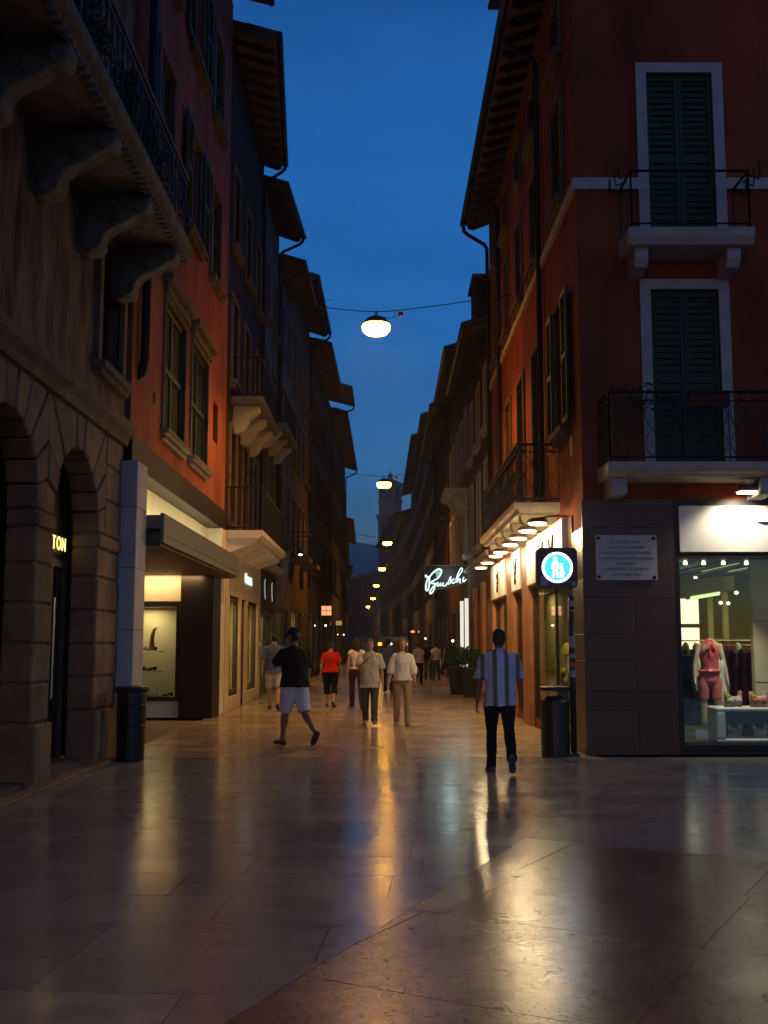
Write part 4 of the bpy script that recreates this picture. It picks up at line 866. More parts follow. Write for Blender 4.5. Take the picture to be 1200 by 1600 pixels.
# ------------------------------------------------------------------ bell tower and hills far behind
tw = thing('bell_tower', (2.2, 380, 0), 'tall octagonal topped bell tower rising behind the street lamps', 'tower')
TX, TY = 2.2, 380
def ngon(r, n, ph): return [(TX + r * math.cos(ph + k * 2 * math.pi / n), TY + r * math.sin(ph + k * 2 * math.pi / n)) for k in range(n)]
def ring(poly, z0, z1, mb): mb.prism([(x, y, z0) for x, y in poly], [(x, y, z1) for x, y in poly])
mb = MB(); ring(ngon(6.0, 4, math.pi / 4), 0, 45.6, mb); mb.build('shaft', 'tower_brick', tw)
for r_, n_, z0_, z1_ in ((6.9, 4, 45.6, 46.2), (6.5, 4, 45.0, 45.6), (4.75, 8, 51.0, 51.5), (5.0, 8, 57.0, 57.6)): mb = MB(); ring(ngon(r_, n_, math.pi / n_), z0_, z1_, mb); mb.build('cornice', 'tower_stone', tw)
mb = MB(); ring(ngon(4.3, 8, math.pi / 8), 46.2, 51, mb); ring(ngon(3.3, 8, math.pi / 8), 51.5, 57, mb)
for x, y in ngon(3.9, 8, math.pi / 8): mb.prism([(x + .45 * math.cos(k * math.pi / 3), y + .45 * math.sin(k * math.pi / 3), 51.5) for k in range(6)], [(x + .45 * math.cos(k * math.pi / 3), y + .45 * math.sin(k * math.pi / 3), 57) for k in range(6)])
mb.build('belfry', 'tower_stone', tw)
mb = MB(); a = [(x, y, 57.6) for x, y in ngon(4.6, 8, math.pi / 8)]; b = [(x, y, 59.3) for x, y in ngon(1.0, 8, math.pi / 8)]; mb.prism(a, b); ring(ngon(.8, 8, 0), 59.3, 60.6, mb); mb.lathe((TX, TY, 60.6), [(.9, 0), (.6, .5), (.1, 1.0), (.08, 3.0)], 8); mb.build('roof', 'roof_tile', tw)
fT = Fr((TX - 4.24, TY - 4.25), (TX + 4.24, TY - 4.25), (0, -1))
for s, z in ((2.0, 36), (4.24, 36), (6.5, 36)):
    mb = MB(); mb.slab(fT, [(s - .7, z), (s + .7, z), (s + .7, z + 4), (s + .5, z + 4.7), (s, z + 5), (s - .5, z + 4.7), (s - .7, z + 4)], -.1, .05); mb.build('opening', 'dark_room', tw)
for k in range(8):
    x, y = ngon(3.32, 8, 0)[k]
    mb = MB(); mb.box(Fr((x, y), (x + 1, y), (0, -1)), -.5, .5, -.5, .05, 52.2, 55.8); mb.build('opening', 'dark_room', tw)
nx, ny = 60, 8; hv = []; hf = []
for j in range(ny + 1):
    for i in range(nx + 1):
        x = -1400 + 2800 * i / nx; y = 1300 + 900 * j / ny; t = j / ny
        hv.append((x, y, -6 + (192 + 22 * noise.noise(Vector((x * .004, 3.1, 0))) + 12 * noise.noise(Vector((x * .02, 1, y * .01)))) * math.sin(min(1, t * 1.2) * math.pi / 2)))
for j in range(ny):
    for i in range(nx): a = j * (nx + 1) + i; hf.append((a, a + 1, a + nx + 2, a + nx + 1))
hl = MB().add(hv, hf).build('hills', 'hill', smooth=True); tag(hl, kind='structure')

# ------------------------------------------------------------------ street lamps slung on cables
LAMPS = [(-.6, -1.5, 8.8), (-.18, 24.4, 8.84), (0, 49, 8.8), (.23, 77, 8.7), (-.18, 103, 8.65), (-.93, 132, 8.6), (-1.67, 167, 8.5), (-2.98, 203, 8.45)]
WHICH = ['street lamp hanging over the piazza edge, behind the viewpoint', 'nearest and largest street lamp hanging over the street', 'second street lamp hanging in front of the bell tower top', 'third street lamp hanging just below the bell tower', 'fourth hanging street lamp down the street', 'fifth hanging street lamp down the street', 'sixth hanging street lamp down the street', 'farthest and smallest hanging street lamp']
LCOL = (1, .47, .10)
def lamp_parts(t):
    MB().lathe((0, 0, 0), [(.03, .30), (.10, .27), (.22, .21), (.30, .12), (.325, .07), (.30, .07)], 24).build('housing', 'lamp_metal', t, smooth=True)
    MB().lathe((0, 0, 0), [(.305, .068), (.325, .02), (.31, -.07), (.24, -.145), (.02, -.165)], 24).build('lamp_glass', 'lamp_glow', t, smooth=True)
    MB().tube([(0, 0, .30), (0, 0, .40)], .025, 6).build('hanger', 'lamp_metal', t)
    MB().box(WF, .50, .62, -.04, .04, .27, .37).build('junction_box', 'terracotta', t, bevel=.008)
    MB().tube([(.12, 0, .26), (.3, 0, .22), (.42, 0, .25), (.45, 0, .36)], .008, 5).build('wire', 'iron', t)
proto = None
for i, ((x, y, z), lb) in enumerate(zip(LAMPS, WHICH)):
    t = thing('street_lamp', (x, y, z), lb, 'street lamp', 'lamps slung over the street', local=True)
    if proto is None: lamp_parts(t); proto = t
    else:
        for ch in list(proto.children):
            if ch.type == 'MESH': c_ = ch.copy(); COL.objects.link(c_); c_.parent = t
    light('SPOT', (0, 0, -.20), 800 if i == 0 else 1000 if i < 4 else 700, LCOL, t, .16, 157 if i == 0 else 150, .45, (0, 0, -2), 'lamp_light')
    if i == 0:
        soft = [c_ for c_ in t.children if c_.name.startswith('lamp_glass')][0]; soft_me = soft.data
    elif i == 1:
        glow_me = soft_me.copy()
    if i >= 1:
        for c_ in t.children:
            if c_.name.startswith('lamp_glass'): c_.data = glow_me
    xl, xr = (-3.88, 9) if y < 0 else (-3.8, 2.97) if y < 60 else (-3.3, 3.0) if y < 110 else (x - 3.2, x + 3.2)
    mb = MB(); n = 16; pts = []
    for k in range(n + 1):
        xx = xl + (xr - xl) * k / n; u = (xx - x) / ((xr - x) if xx > x else (x - xl)); pts.append((xx, y, z + .37 + .42 * abs(u) ** 1.25))
    tag(mb.tube(pts, .011 if y < 60 else .016, 5).build('lamp_cable', 'iron'), lb.replace('street lamp', 'lamp').replace('hanging', 'hung').join(('steel cable carrying the ', '')), 'cable', 'cables across the street')
soft_me.materials.clear(); soft_me.materials.append(M['lamp_glow_soft'])
# aerial on the taupe house
ae = thing('aerial', (-3.0, 52.0, 16.1), 'thin television aerial on roof edge at left', 'aerial')
mb = MB(); mb.tube([(-3.0, 52, 16.1), (-3.0, 52, 18.6)], .02, 5); mb.build('mast', 'iron', ae)
mb = MB()
for k in range(5): mb.tube([(-3.4, 52, 17.0 + k * .36), (-2.6, 52, 17.0 + k * .36)], .012, 4)
mb.build('elements', 'iron', ae)

# ------------------------------------------------------------------ signs
bz = thing('script_sign', (3.0, 39, 3.4), 'white neon script shop sign reading Bruschi, projecting over the street', 'sign')
SX = lambda x: 1.45 + (x - 160) / 12 * .0230
SZ = lambda y: 4.358 - (y - 180) / 12 * .0230
fz = Fr((0, 39), (1, 39), (0, -1))
mb = MB(); mb.slab(fz, [(SX(x), SZ(y)) for x, y in ((160, 160), (960, 160), (960, 480), (380, 620), (320, 720), (160, 720))], -.10, 0); pn = mb.build('backing_panel', 'black', bz)
mb = MB(); o = [(SX(x), SZ(y)) for x, y in ((160, 160), (960, 160), (960, 480), (380, 620), (320, 720), (160, 720), (160, 160))]
mb.tube([fz.p(a, .0, z) for a, z in o], .014, 5); mb.build('frame', 'grey_metal', pn)
mb = MB(); mb.tube([fz.p(SX(950), -.05, SZ(200)), fz.p(3.02, -.05, SZ(200))], .02, 6); mb.tube([fz.p(SX(950), -.05, SZ(450)), fz.p(3.02, -.05, SZ(450))], .02, 6); mb.build('bracket', 'iron', bz)
def smoothpts(p, k=5):
    out = []; p = [p[0]] + list(p) + [p[-1]]
    for i in range(1, len(p) - 2):
        for j in range(k):
            t = j / k; a, b, c, d = p[i - 1], p[i], p[i + 1], p[i + 2]
            out.append(tuple(.5 * (2 * b[q] + (c[q] - a[q]) * t + (2 * a[q] - 5 * b[q] + 4 * c[q] - d[q]) * t * t + (3 * b[q] - a[q] - 3 * c[q] + d[q]) * t ** 3) for q in (0, 1)))
    return out + [p[-1]]
STROKES = [('letter_b', [(205, 345), (180, 355), (200, 385), (245, 380), (250, 470), (238, 570), (210, 635), (185, 600), (190, 520), (215, 430), (260, 370), (330, 290), (420, 230), (475, 250), (470, 310), (420, 390), (340, 440), (280, 480), (300, 500), (345, 500), (350, 560), (320, 640), (275, 690), (258, 660), (290, 600), (350, 530), (390, 500)]),
           ('letter_r', [(390, 480), (410, 490), (395, 545), (420, 545), (455, 500)]), ('letter_u', [(460, 480), (450, 530), (475, 540), (510, 485), (502, 535), (540, 545), (580, 490)]),
           ('letter_s', [(556, 544), (606, 470), (640, 392), (656, 372), (648, 410), (652, 460), (630, 502), (592, 512)]), ('letter_c', [(725, 425), (700, 420), (670, 460), (690, 495), (740, 470)]),
           ('letter_h', [(745, 470), (770, 360), (830, 230), (865, 215), (860, 270), (790, 380), (765, 485), (800, 420), (830, 420), (815, 480), (845, 485)]), ('letter_i', [(895, 375), (875, 445), (895, 465), (940, 420)])]
for nm, p in STROKES:
    mb = MB(); w = .029 if nm == 'letter_b' else .022
    mb.tube([fz.p(SX(a), .045, SZ(b)) for a, b in smoothpts(p)], w, 6); mb.build(nm, 'neon', bz)
MB().ell(fz.p(SX(922), .045, SZ(282)), (.045, .03, .045), 8).build('letter_dot', 'neon', bz)
# filled upper lobe of the capital, dimmer glass
MB().slab(fz, [(SX(a), SZ(b)) for a, b in ((350, 290), (430, 240), (465, 260), (455, 320), (400, 390), (375, 370), (380, 330))], .02, .04).build('letter_fill', 'neon_dim', bz)
light('POINT', fz.p(2.3, .5, 4.05), 14, (.75, 1, .95), bz, .3, name='neon_light')

ps = thing('pedestrian_sign', (2.70, 15.9, 0), 'lit blue pedestrian zone sign in black square case on slim pole', 'sign')
fp = Fr((0, 15.9), (1, 15.9), (0, -1))
def rrect(x0, x1, z0, z1, r, n=5):
    o = []
    for cx, cz, a in ((x1 - r, z1 - r, 0), (x0 + r, z1 - r, 90), (x0 + r, z0 + r, 180), (x1 - r, z0 + r, 270)): o += [(cx + r * math.cos(R(a + 90 * k / n)), cz + r * math.sin(R(a + 90 * k / n))) for k in range(n + 1)]
    return o
cs_ = MB().slab(fp, rrect(2.23, 2.83, 2.41, 3.0, .07), -.12, 0).build('case', 'sign_case', ps)
SC, SZc = 2.535, 2.71
disc = lambda r, d0, d1, n=36: MB().slab(fp, [(SC + r * math.cos(k * 2 * math.pi / n), SZc + r * math.sin(k * 2 * math.pi / n)) for k in range(n)], d0, d1)
disc(.225, .001, .006).build('white_ring', 'sign_white', cs_); disc(.19, .007, .010).build('blue_disc', 'sign_cyan', cs_)
pg = MB()
pg.slab(fp, [(SC - .03 + .028 * math.cos(k * math.pi / 5), SZc + .125 + .03 * math.sin(k * math.pi / 5)) for k in range(10)], .011, .014)
pg.slab(fp, [(SC + x, SZc + z) for x, z in ((-.05, .095), (-.005, .095), (.02, .05), (.03, -.02), (.015, -.02), (.0, .03), (.0, -.03), (.02, -.15), (-.008, -.15), (-.03, -.05), (-.055, -.15), (-.083, -.15), (-.06, -.02), (-.06, .03), (-.075, -.02), (-.092, -.015), (-.075, .06))], .011, .014)
pg.slab(fp, [(SC + .06 + .02 * math.cos(k * math.pi / 5), SZc + .04 + .022 * math.sin(k * math.pi / 5)) for k in range(10)], .011, .014)
pg.slab(fp, [(SC + x, SZc + z) for x, z in ((.045, .015), (.078, .015), (.09, -.05), (.11, -.09), (.085, -.09), (.09, -.15), (.068, -.15), (.06, -.10), (.05, -.15), (.03, -.15), (.04, -.09), (.025, -.09), (.038, -.05))], .011, .014)
pg.build('pictogram', 'sign_white', cs_)
MB().slab(fp, rrect(2.285, 2.395, 2.445, 2.585, .01), .001, .004).build('sticker', 'sticker_pale', cs_)
MB().slab(fp, [(2.77 + .035 * math.cos(k * math.pi / 6), 2.475 + .035 * math.sin(k * math.pi / 6)) for k in range(12)], .001, .004).build('sticker', 'sticker_pale', cs_)
light('AREA', fp.p(SC, .06, SZc), 2.2, (.75, .88, 1), ps, .4, aim=fp.p(SC, 1, SZc), name='sign_glow')
MB().tube([(2.735, 15.96, .0), (2.735, 15.96, 2.28)], .045, 14).build('pole', 'pole_paint', ps, smooth=True); MB().tube([(2.735, 15.96, 2.28), (2.735, 15.96, 2.42)], .026, 10).build('pole_neck', 'grey_metal', ps, smooth=True)
MB().lathe((2.735, 15.96, 0), [(.09, 0), (.09, .02), (.05, .05)], 14).build('pole_foot', 'pole_paint', ps)
for z, h, m_ in ((2.14, .10, 'sticker_pale'), (2.07, .025, 'sticker_pale'), (1.55, .16, 'sticker_pale'), (1.28, .05, 'sticker_red'), (1.40, .06, 'sticker_pale'), (1.12, .10, 'sticker_pale')):
    mb = MB(); mb.add([(2.735 + .0465 * math.cos(R(a)), 15.96 + .0465 * math.sin(R(a)), zz) for zz in (z, z + h) for a in range(200, 341, 20)], [(k, k + 1, k + 9, k + 8) for k in range(7)]); mb.build('sticker', m_, ps)

pq = thing('memorial_plaque', (3.6, 16.05, 2.5), 'white marble memorial plaque with four bolts on dark granite wall', 'plaque')
slabp = MB().box(ff, .155, 1.06, .037, .075, 2.53, 3.20).build('marble_slab', 'plaque', pq, bevel=.006)
for a, z in ((.20, 2.58), (1.015, 2.57), (.20, 3.155), (1.015, 3.15)): MB().lathe((0, 0, 0), [(.026, -.02), (.026, .008), (.016, .02), (.003, .022)], 12).build('bolt', 'black', pq).matrix_basis = Matrix.Translation(ff.p(a, .078, z) - pq.location) @ Matrix.Rotation(R(90), 4, 'X')
for k, ln in enumerate(('IN QUESTA CASA', 'CARLOTTA ASCHIERI', 'VENTICINQUENNE E MADRE', 'CON FEROCIA INAUDITA TRAFIGGEVA', 'IL PIOMBO', "L'AUSTRIACO FUGGENTE", '6 OTTOBRE 1866')):
    text('inscription', ln, .058 if k != 3 else .047, ff.p(.6, .077, 3.075 - .08 * k), (1, 0, 0), (0, 0, 1), 'plaque_text', slabp, .002, shear=.25)

rsg = thing('red_shop_sign', (-3.0, 57.5, 2.9), 'small glowing red box sign hanging at a dark shop on left', 'sign')
fq = Fr((-3.5, 57.5), (-2.5, 57.5), (0, -1))
MB().box(fq, .18, .78, -.12, 0, 3.05, 3.62).build('case', 'black', rsg)
for a, z0, z1 in ((.21, 3.09, 3.32), (.21, 3.35, 3.58), (.48, 3.09, 3.32), (.48, 3.35, 3.58)): MB().box(fq, a, a + .25, .001, .012, z0, z1).build('lit_panel', 'red_sign', rsg)
MB().tube([fq.p(-.1, -.06, 3.5), fq.p(.18, -.06, 3.5)], .02, 6).build('bracket', 'iron', rsg)
wlamp = thing('wall_lantern', (-3.4, 41.5, 4.6), 'small wall spotlight with bright bulb on left facade', 'lamp')
MB().tube([(-3.74, 41.5, 5.35), (-3.3, 41.5, 5.35), (-3.2, 41.5, 5.25)], .02, 6).build('arm', 'iron', wlamp); MB().lathe((-3.2, 41.5, 5.0), [(.03, .22), (.10, .2), (.15, 0), (.13, 0)], 12).build('hood', 'lamp_metal', wlamp); MB().ell((-3.2, 41.5, 5.0), (.07, .07, .05), 8).build('bulb', 'bulb', wlamp)

# ------------------------------------------------------------------ litter bins, planters, bin-top clutter
bn = thing('litter_bin', (-3.50, 15.3, 0), 'black cylindrical litter bin with wide lid beside the marble pillar', 'bin')
MB().lathe((-3.50, 15.3, 0), [(.18, 0), (.19, .02), (.205, .90), (.20, .93)], 28).build('body', 'bin_paint', bn, smooth=False)
MB().lathe((-3.50, 15.3, 0), [(.205, .93), (.235, .94), (.24, .985), (.22, 1.01), (.05, 1.03)], 28).build('lid', 'bin_paint', bn)
mb = MB()
for k in range(3): mb.lathe((-3.50, 15.3, .2 + k * .28), [(.196 + k * .004, 0), (.203 + k * .004, .006), (.196 + k * .004, .012)], 28)
mb.build('band', 'bin_paint', bn)
BX, BY = 2.47, 15.95
b2 = thing('litter_bin', (BX, BY, 0), 'black litter bin with ash tray plate under the pedestrian sign', 'bin')
MB().lathe((BX, BY, 0), [(.20, 0), (.205, .02), (.212, .78), (.20, .80), (.19, .78)], 30).build('body', 'bin_paint', b2)
MB().lathe((BX, BY, .80), [(.19, 0), (.12, .05), (.02, .06)], 20).build('bag', 'black', b2)
MB().lathe((BX, BY, .93), [(.20, 0), (.215, .008), (.215, .05), (.20, .06), (.02, .058)], 30).build('ash_tray', 'bin_paint', b2)
MB().box(WF, BX + .05, BX + .19, BY - .07, BY + .07, .78, .935).build('support', 'bin_paint', b2)
MB().tube([(BX + .19, BY, .5), (2.735, 15.96, .5)], .02, 6).build('clamp', 'bin_paint', b2)
gl = MB().lathe((BX + .06, BY - .05, .992), [(.022, 0), (.022, .02), (.006, .03), (.006, .07), (.03, .11), (.028, .14)], 12); tag(gl.build('glass_bottle', 'pane', smooth=True), 'small clear glass standing on the black litter bin', 'glass')
cu = MB(); cu.add([(BX - .06, BY - .06, .993), (BX - .01, BY - .07, .993), (BX - .02, BY - .05, 1.03), (BX - .07, BY - .03, 1.02), (BX - .03, BY - .02, 1.04)], [(0, 1, 2), (0, 2, 3), (2, 4, 3), (1, 4, 2), (0, 1, 4, 3)]); tag(cu.build('paper_scrap', 'white_cloth'), 'crumpled pale paper lying on the litter bin', 'paper')
for (x, y), lb in (((2.34, 35.2), 'tall dark planter with green shrub further from camera'), ((2.62, 33.3), 'tall dark planter with green shrub nearer the camera, beside shop')):
    t = thing('planter', (x, y, 0), lb, 'planter', 'planters with shrubs')
    q0, q1 = [(x + a * .20, y + b * .20, 0) for a, b in ((-1, -1), (1, -1), (1, 1), (-1, 1))], [(x + a * .29, y + b * .29, .86) for a, b in ((-1, -1), (1, -1), (1, 1), (-1, 1))]
    MB().prism(q0, q1).build('pot', 'planter', t, bevel=.012); MB().box(WF, x - .26, x + .26, y - .26, y + .26, .855, .872).build('soil', 'mortar', t)
    foliage('shrub', lb.replace('tall dark planter with green shrub', 'green bushy shrub in the planter'), (x, y, .85), (.42, .40, .34), 900, 'leaf', 'shrubs in planters', (.03, .075), 'shrub')
# pot and trailing plant on the red house balcony
tp = MB(); tp.box(ff, 1.45, 2.05, .50, .66, 5.02, 5.24); tag(tp.build('flower_box', 'terracotta', bevel=.01), 'red flower box hung on the front balcony rail', 'flower box')
foliage('rail_plant', 'thin leafy plant leaning over front balcony rail', (3.75, 15.55, 4.95), (.55, .18, .26), 160, 'leaf_dark', None, (.02, .05))

# ------------------------------------------------------------------ delivery van far down the street
vn = thing('delivery_van', (.5, 62, 0), 'dark delivery van with orange lamp far down the street', 'van')
fv = Fr((.5, 62), (1.5, 62), (0, -1))
mb = MB(); a = rrect(-.88, .88, .32, 2.0, .18); mb.prism([fv.p(s, 0, z) for s, z in a], [fv.p(s * .98, -4.2, .32 + (z - .32) * .97) for s, z in a]); bd = mb.build('body', 'car_paint', vn)
MB().slab(fv, rrect(-.72, .72, 1.15, 1.78, .08), .002, .02).build('rear_window', 'glass_dark', bd); MB().box(fv, -.9, .9, .0, .12, .30, .48).build('bumper', 'black', vn)
for s in (-.82, .82):
    for d in (-.8, -3.4): MB().tube([fv.p(s - .09, d, .33), fv.p(s + .09, d, .33)], .33, 18).build('wheel', 'rubber', vn)
MB().slab(fv, rrect(-.84, -.62, 1.50, 1.68, .04), .003, .03).build('rear_light', 'orange_lamp', vn); MB().slab(fv, rrect(.64, .84, 1.50, 1.66, .04), .003, .03).build('rear_light', 'red_sign', vn)
MB().ell(fv.p(-.1, .05, 1.6), (.08, .03, .08), 10).build('work_light', 'blue_lamp', vn)

# ------------------------------------------------------------------ people
TMP = []
def solid(mb, voxel, smooth=2, disp=0, dscale=8., seed=0, zs=1.):
    me = bpy.data.meshes.new('t'); me.from_pydata(mb.v, [], mb.f)
    bm = bmesh.new(); bm.from_mesh(me); bmesh.ops.recalc_face_normals(bm, faces=bm.faces); bm.to_mesh(me); bm.free()
    o = bpy.data.objects.new('t', me); COL.objects.link(o)
    r = o.modifiers.new('r', 'REMESH'); r.mode = 'VOXEL'; r.voxel_size = voxel
    s = o.modifiers.new('s', 'SMOOTH'); s.factor = .5; s.iterations = smooth
    out = bpy.data.meshes.new_from_object(o.evaluated_get(bpy.context.evaluated_depsgraph_get()))
    bpy.data.objects.remove(o); bpy.data.meshes.remove(me)
    if disp:
        out.calc_loop_triangles() if 0 else None
        nn = [v.normal.copy() for v in out.vertices]
        for v, q in zip(out.vertices, nn):
            p = Vector((v.co.x * dscale + seed, v.co.y * dscale, v.co.z * dscale * zs))
            v.co += q * disp * (noise.noise(p) + .5 * noise.noise(p * 2.1))
    out.polygons.foreach_set('use_smooth', [True] * len(out.polygons)); return out
def rings(mb, rs, n=20):      # rs: (cx, cy, cz, rx, ry)
    vs = [(c[0] + c[3] * math.copysign(abs(math.cos(a)) ** .85, math.cos(a)), c[1] + c[4] * math.copysign(abs(math.sin(a)) ** .9, math.sin(a)), c[2]) for c in rs for a in [k * 2 * math.pi / n for k in range(n)]]
    fs = [(i * n + k, i * n + (k + 1) % n, (i + 1) * n + (k + 1) % n, (i + 1) * n + k) for i in range(len(rs) - 1) for k in range(n)]
    mb.add(vs, fs + [tuple(range(n - 1, -1, -1)), tuple((len(rs) - 1) * n + k for k in range(n))])
def limb(mb, pts, rad, n=14): mb.tube(pts, rad, n)
def lerp(a, b, t): return a + (b - a) * t
def person(label, x, y, heading, H=1.75, legs=((4, 2), (-4, 8)), arms=((4, 8, 12), (-4, 8, 12)), lean=0, bulk=1., skin='skin', hair='hair_dark', hairstyle='short', top=None, bottom=None, shoes='shoe', head_turn=0, female=False, voxel=.009, cap=None, cat='person', group='people walking in the street', headless=False, name='person', zoff=0, stance=.0, nod=0, foot_turn=0):
    k = H / 1.75; t = thing(name, (x, y, zoff), label, cat, group, local=True, rz=R(heading))
    hipw = .10 if female else .095; shw = .165 if female else .195; B = bulk
    pel = Vector((0, 0, .93)); tilt = R(lean)
    up = lambda z, yy=0, xx=0: Vector((xx, yy + (z - .93) * math.sin(tilt), .93 + (z - .93) * math.cos(tilt)))
    # legs
    J = []
    for sgn, (a, kb) in zip((-1, 1), legs):
        hip = Vector((sgn * hipw, 0, .90)); th = R(a); sh = R(a - kb)
        knee = hip + Vector((sgn * .01, math.sin(th), -math.cos(th))) * .42
        ank = knee + Vector((sgn * stance, math.sin(sh), -math.cos(sh))) * .41
        fd = Vector((0, math.cos(sh * (1.0 if kb > 12 else .3)), math.sin(sh * (1.0 if kb > 12 else .3))))
        fd.rotate(Matrix.Rotation(-sgn * R(9 + foot_turn), 3, 'Z')); J.append((hip, knee, ank, fd))
    Aj = []
    for sgn, (a, ab, eb) in zip((-1, 1), [z[:3] for z in arms]):
        s0 = up(1.385, 0, sgn * shw); A = R(a); ABd = R(ab)
        d1 = Vector((sgn * math.sin(ABd), math.sin(A) * math.cos(ABd), -math.cos(A) * math.cos(ABd)))
        el = s0 + d1 * .29; inn = arms[0 if sgn < 0 else 1][3] if len(arms[0 if sgn < 0 else 1]) > 3 else 0
        E_ = R(a + eb); d2 = Vector((sgn * math.sin(ABd) * .6 - sgn * inn, math.sin(E_), -math.cos(E_))).normalized()
        wr = el + d2 * .255; Aj.append((s0, el, wr, d2, sgn))
    # body: one continuous skin
    mb = MB()
    tor = [(.80, .10, .085), (.86, .155, .105), (.93, .165 if not female else .172, .115), (1.04, .142 if not female else .125, .10), (1.16, .145 if not female else .13, .105), (1.28, .165 if not female else .148, .115), (1.38, .17 if not female else .145, .10), (1.44, .12, .075), (1.47, .062, .06)]
    rings(mb, [(0, up(z).y, up(z).z, rx * B, ry * B) for z, rx, ry in tor])
    hc = up(1.625, .015); 
    if not headless:
        limb(mb, [up(1.42), up(1.47, .0), up(1.55, .012)], [.062, .055, .054])
        hd = MB(); prof = [(-.118, .012, .030, .030), (-.112, .02, .045, .05), (-.09, .014, .056, .073), (-.05, .006, .066, .085), (0, 0, .074, .094), (.04, -.003, .076, .097), (.08, -.006, .066, .085), (.105, -.006, .045, .058), (.118, -.006, .015, .02)]
        rings(hd, [(0, q, z, rx, ry) for z, q, rx, ry in prof], 22)
        hd.prism([(-.014, .085, -.035), (.014, .085, -.035), (.008, .085, .02), (-.008, .085, .02)], [(-.012, .118, -.034), (.012, .118, -.034), (.004, .094, .018), (-.004, .094, .018)])     # nose
        for sg in (-1, 1):
            hd.ell((sg * .078, -.005, -.005), (.012, .02, .032), 8)                  # ears
            hd.ell((sg * .03, .078, .024), (.024, .014, .009), 8)                    # brow
        hd.ell((0, .080, -.062), (.024, .014, .010), 8); hd.ell((0, .072, -.098), (.022, .018, .016), 8)
        rot = Matrix.Rotation(R(head_turn), 3, 'Z') @ Matrix.Rotation(R(-nod), 3, 'X')
        hv = [rot @ Vector(v) + hc for v in hd.v]; mb.add(hv, hd.f)
        HT = lambda v: rot @ Vector(v) + hc
    for hip, knee, ank, fd in J:
        limb(mb, [hip + Vector((0, 0, .03)), lerp(hip, knee, .3), lerp(hip, knee, .75), knee, lerp(knee, ank, .28), lerp(knee, ank, .7), ank], [.078 * B, .083 * B, .062 * B, .055, .056 * B, .040, .036])
        limb(mb, [ank + Vector((0, 0, .02)), ank - fd * .03 + Vector((0, 0, -.035)), ank + fd * .10 + Vector((0, 0, -.048)), ank + fd * .17 + Vector((0, 0, -.055))], [.036, .036, .034, .024])
    for s0, el, wr, d2, sgn in Aj:
        limb(mb, [s0 - Vector((sgn * .06, 0, -.01)), s0, lerp(s0, el, .4), el, lerp(el, wr, .3), wr], [.036, .044 * B, .043 * B, .036, .038, .025])
        side = Vector((0, 1, 0)); side = (side - d2 * side.dot(d2)).normalized(); nrm = d2.cross(side)
        if nrm.x * sgn < 0: nrm = -nrm
        palm = [wr - d2 * .01, wr + d2 * .035, wr + d2 * .085]
        for o_ in (-.022, 0, .022): limb(mb, [p + side * o_ for p in palm], [.015, .018, .014], 8)
        for j, (o_, ln) in enumerate(((.031, .066), (.011, .076), (-.010, .070), (-.030, .054))):
            b0 = wr + d2 * .08 + side * o_; inw = -nrm
            limb(mb, [b0, b0 + d2 * ln * .45 + inw * .006, b0 + d2 * ln * .8 + inw * .022, b0 + d2 * ln * .92 + inw * .042], [.0098, .0092, .0085, .007], 7)
        b0 = wr + d2 * .03 + side * .030; limb(mb, [b0, b0 + side * .022 + d2 * .022, b0 + side * .026 + d2 * .052 - nrm * .010], [.013, .011, .0085], 7)
    me = solid(mb, voxel, 2)
    zmin = min(min((J[i][2] + Vector((0, 0, -.088)) + J[i][3] * .0).z, (J[i][2] + J[i][3] * .2 + Vector((0, 0, -.078))).z) for i in (0, 1))
    sh = Matrix.Translation((0, 0, -zmin * k)) @ Matrix.Scale(k, 4)
    def put(nm, m_, mt, par=t):
        m_.transform(sh); m_.materials.clear(); m_.materials.append(M[mt]); return link(nm, m_, par)
    body = put('body', me, skin)
    seed = x * 3.1 + y
    if top:
        mt, hem, slv, loose = top[:4]; mb = MB()
        hz = .93 - hem
        tr = [(z, rx, ry) for z, rx, ry in tor if z > hz + .02 and z < 1.46]
        base = [q for q in tor if q[0] <= hz + .02] or [tor[0]]
        rr = [(0, up(hz).y, up(hz).z, (max(base[-1][1], .155) + loose + .015) * B, (max(base[-1][2], .12) + loose + .03) * B)]
        rr += [(0, up(z).y, up(z).z, (max(rx, .15 if z < 1.3 and not female else rx) + loose * (.9 if z < 1.3 else .55)) * B, (max(ry, .118 if z < 1.1 else ry) + loose * (.9 if z < 1.3 else .5) + (.012 if z < 1.0 else 0)) * B) for z, rx, ry in tr]
        rr += [(0, up(1.47).y, up(1.47).z, .075, .07), (0, up(1.485).y, up(1.485).z, .066, .062)]
        rings(mb, rr, 24)
        for s0, el, wr, d2, sgn in Aj:
            if slv <= 0: continue
            e = lerp(s0, el, min(slv, 1)); pts = [s0 + Vector((-sgn * .11, 0, .02)), s0 + Vector((-sgn * .055, 0, .008)), s0 + Vector((-sgn * .012, 0, -.004)), lerp(s0, e, .3), lerp(s0, e, .6), e]; rd_ = [.045, .066, .068 * B, .064 * B + loose * .2, .060 * B + loose * .4, .062 * B + loose * .7]
            if slv > 1: pts += [lerp(el, wr, slv - 1)]; rd_ += [.055 + loose * .5]
            limb(mb, pts, rd_, 16)
        put('shirt', solid(mb, .011, 4, .015, 10, seed, .55), mt)
        if len(top) > 4 and top[4] == 'collar':
            mb = MB(); mb.tube([up(1.475, .062 * math.sin(a), .064 * math.cos(a)) + Vector((0, 0, -.012 * math.sin(a))) for a in [k_ * 2 * math.pi / 14 for k_ in range(15)]], .018, 6); put('collar', solid(mb, .009, 1), mt)
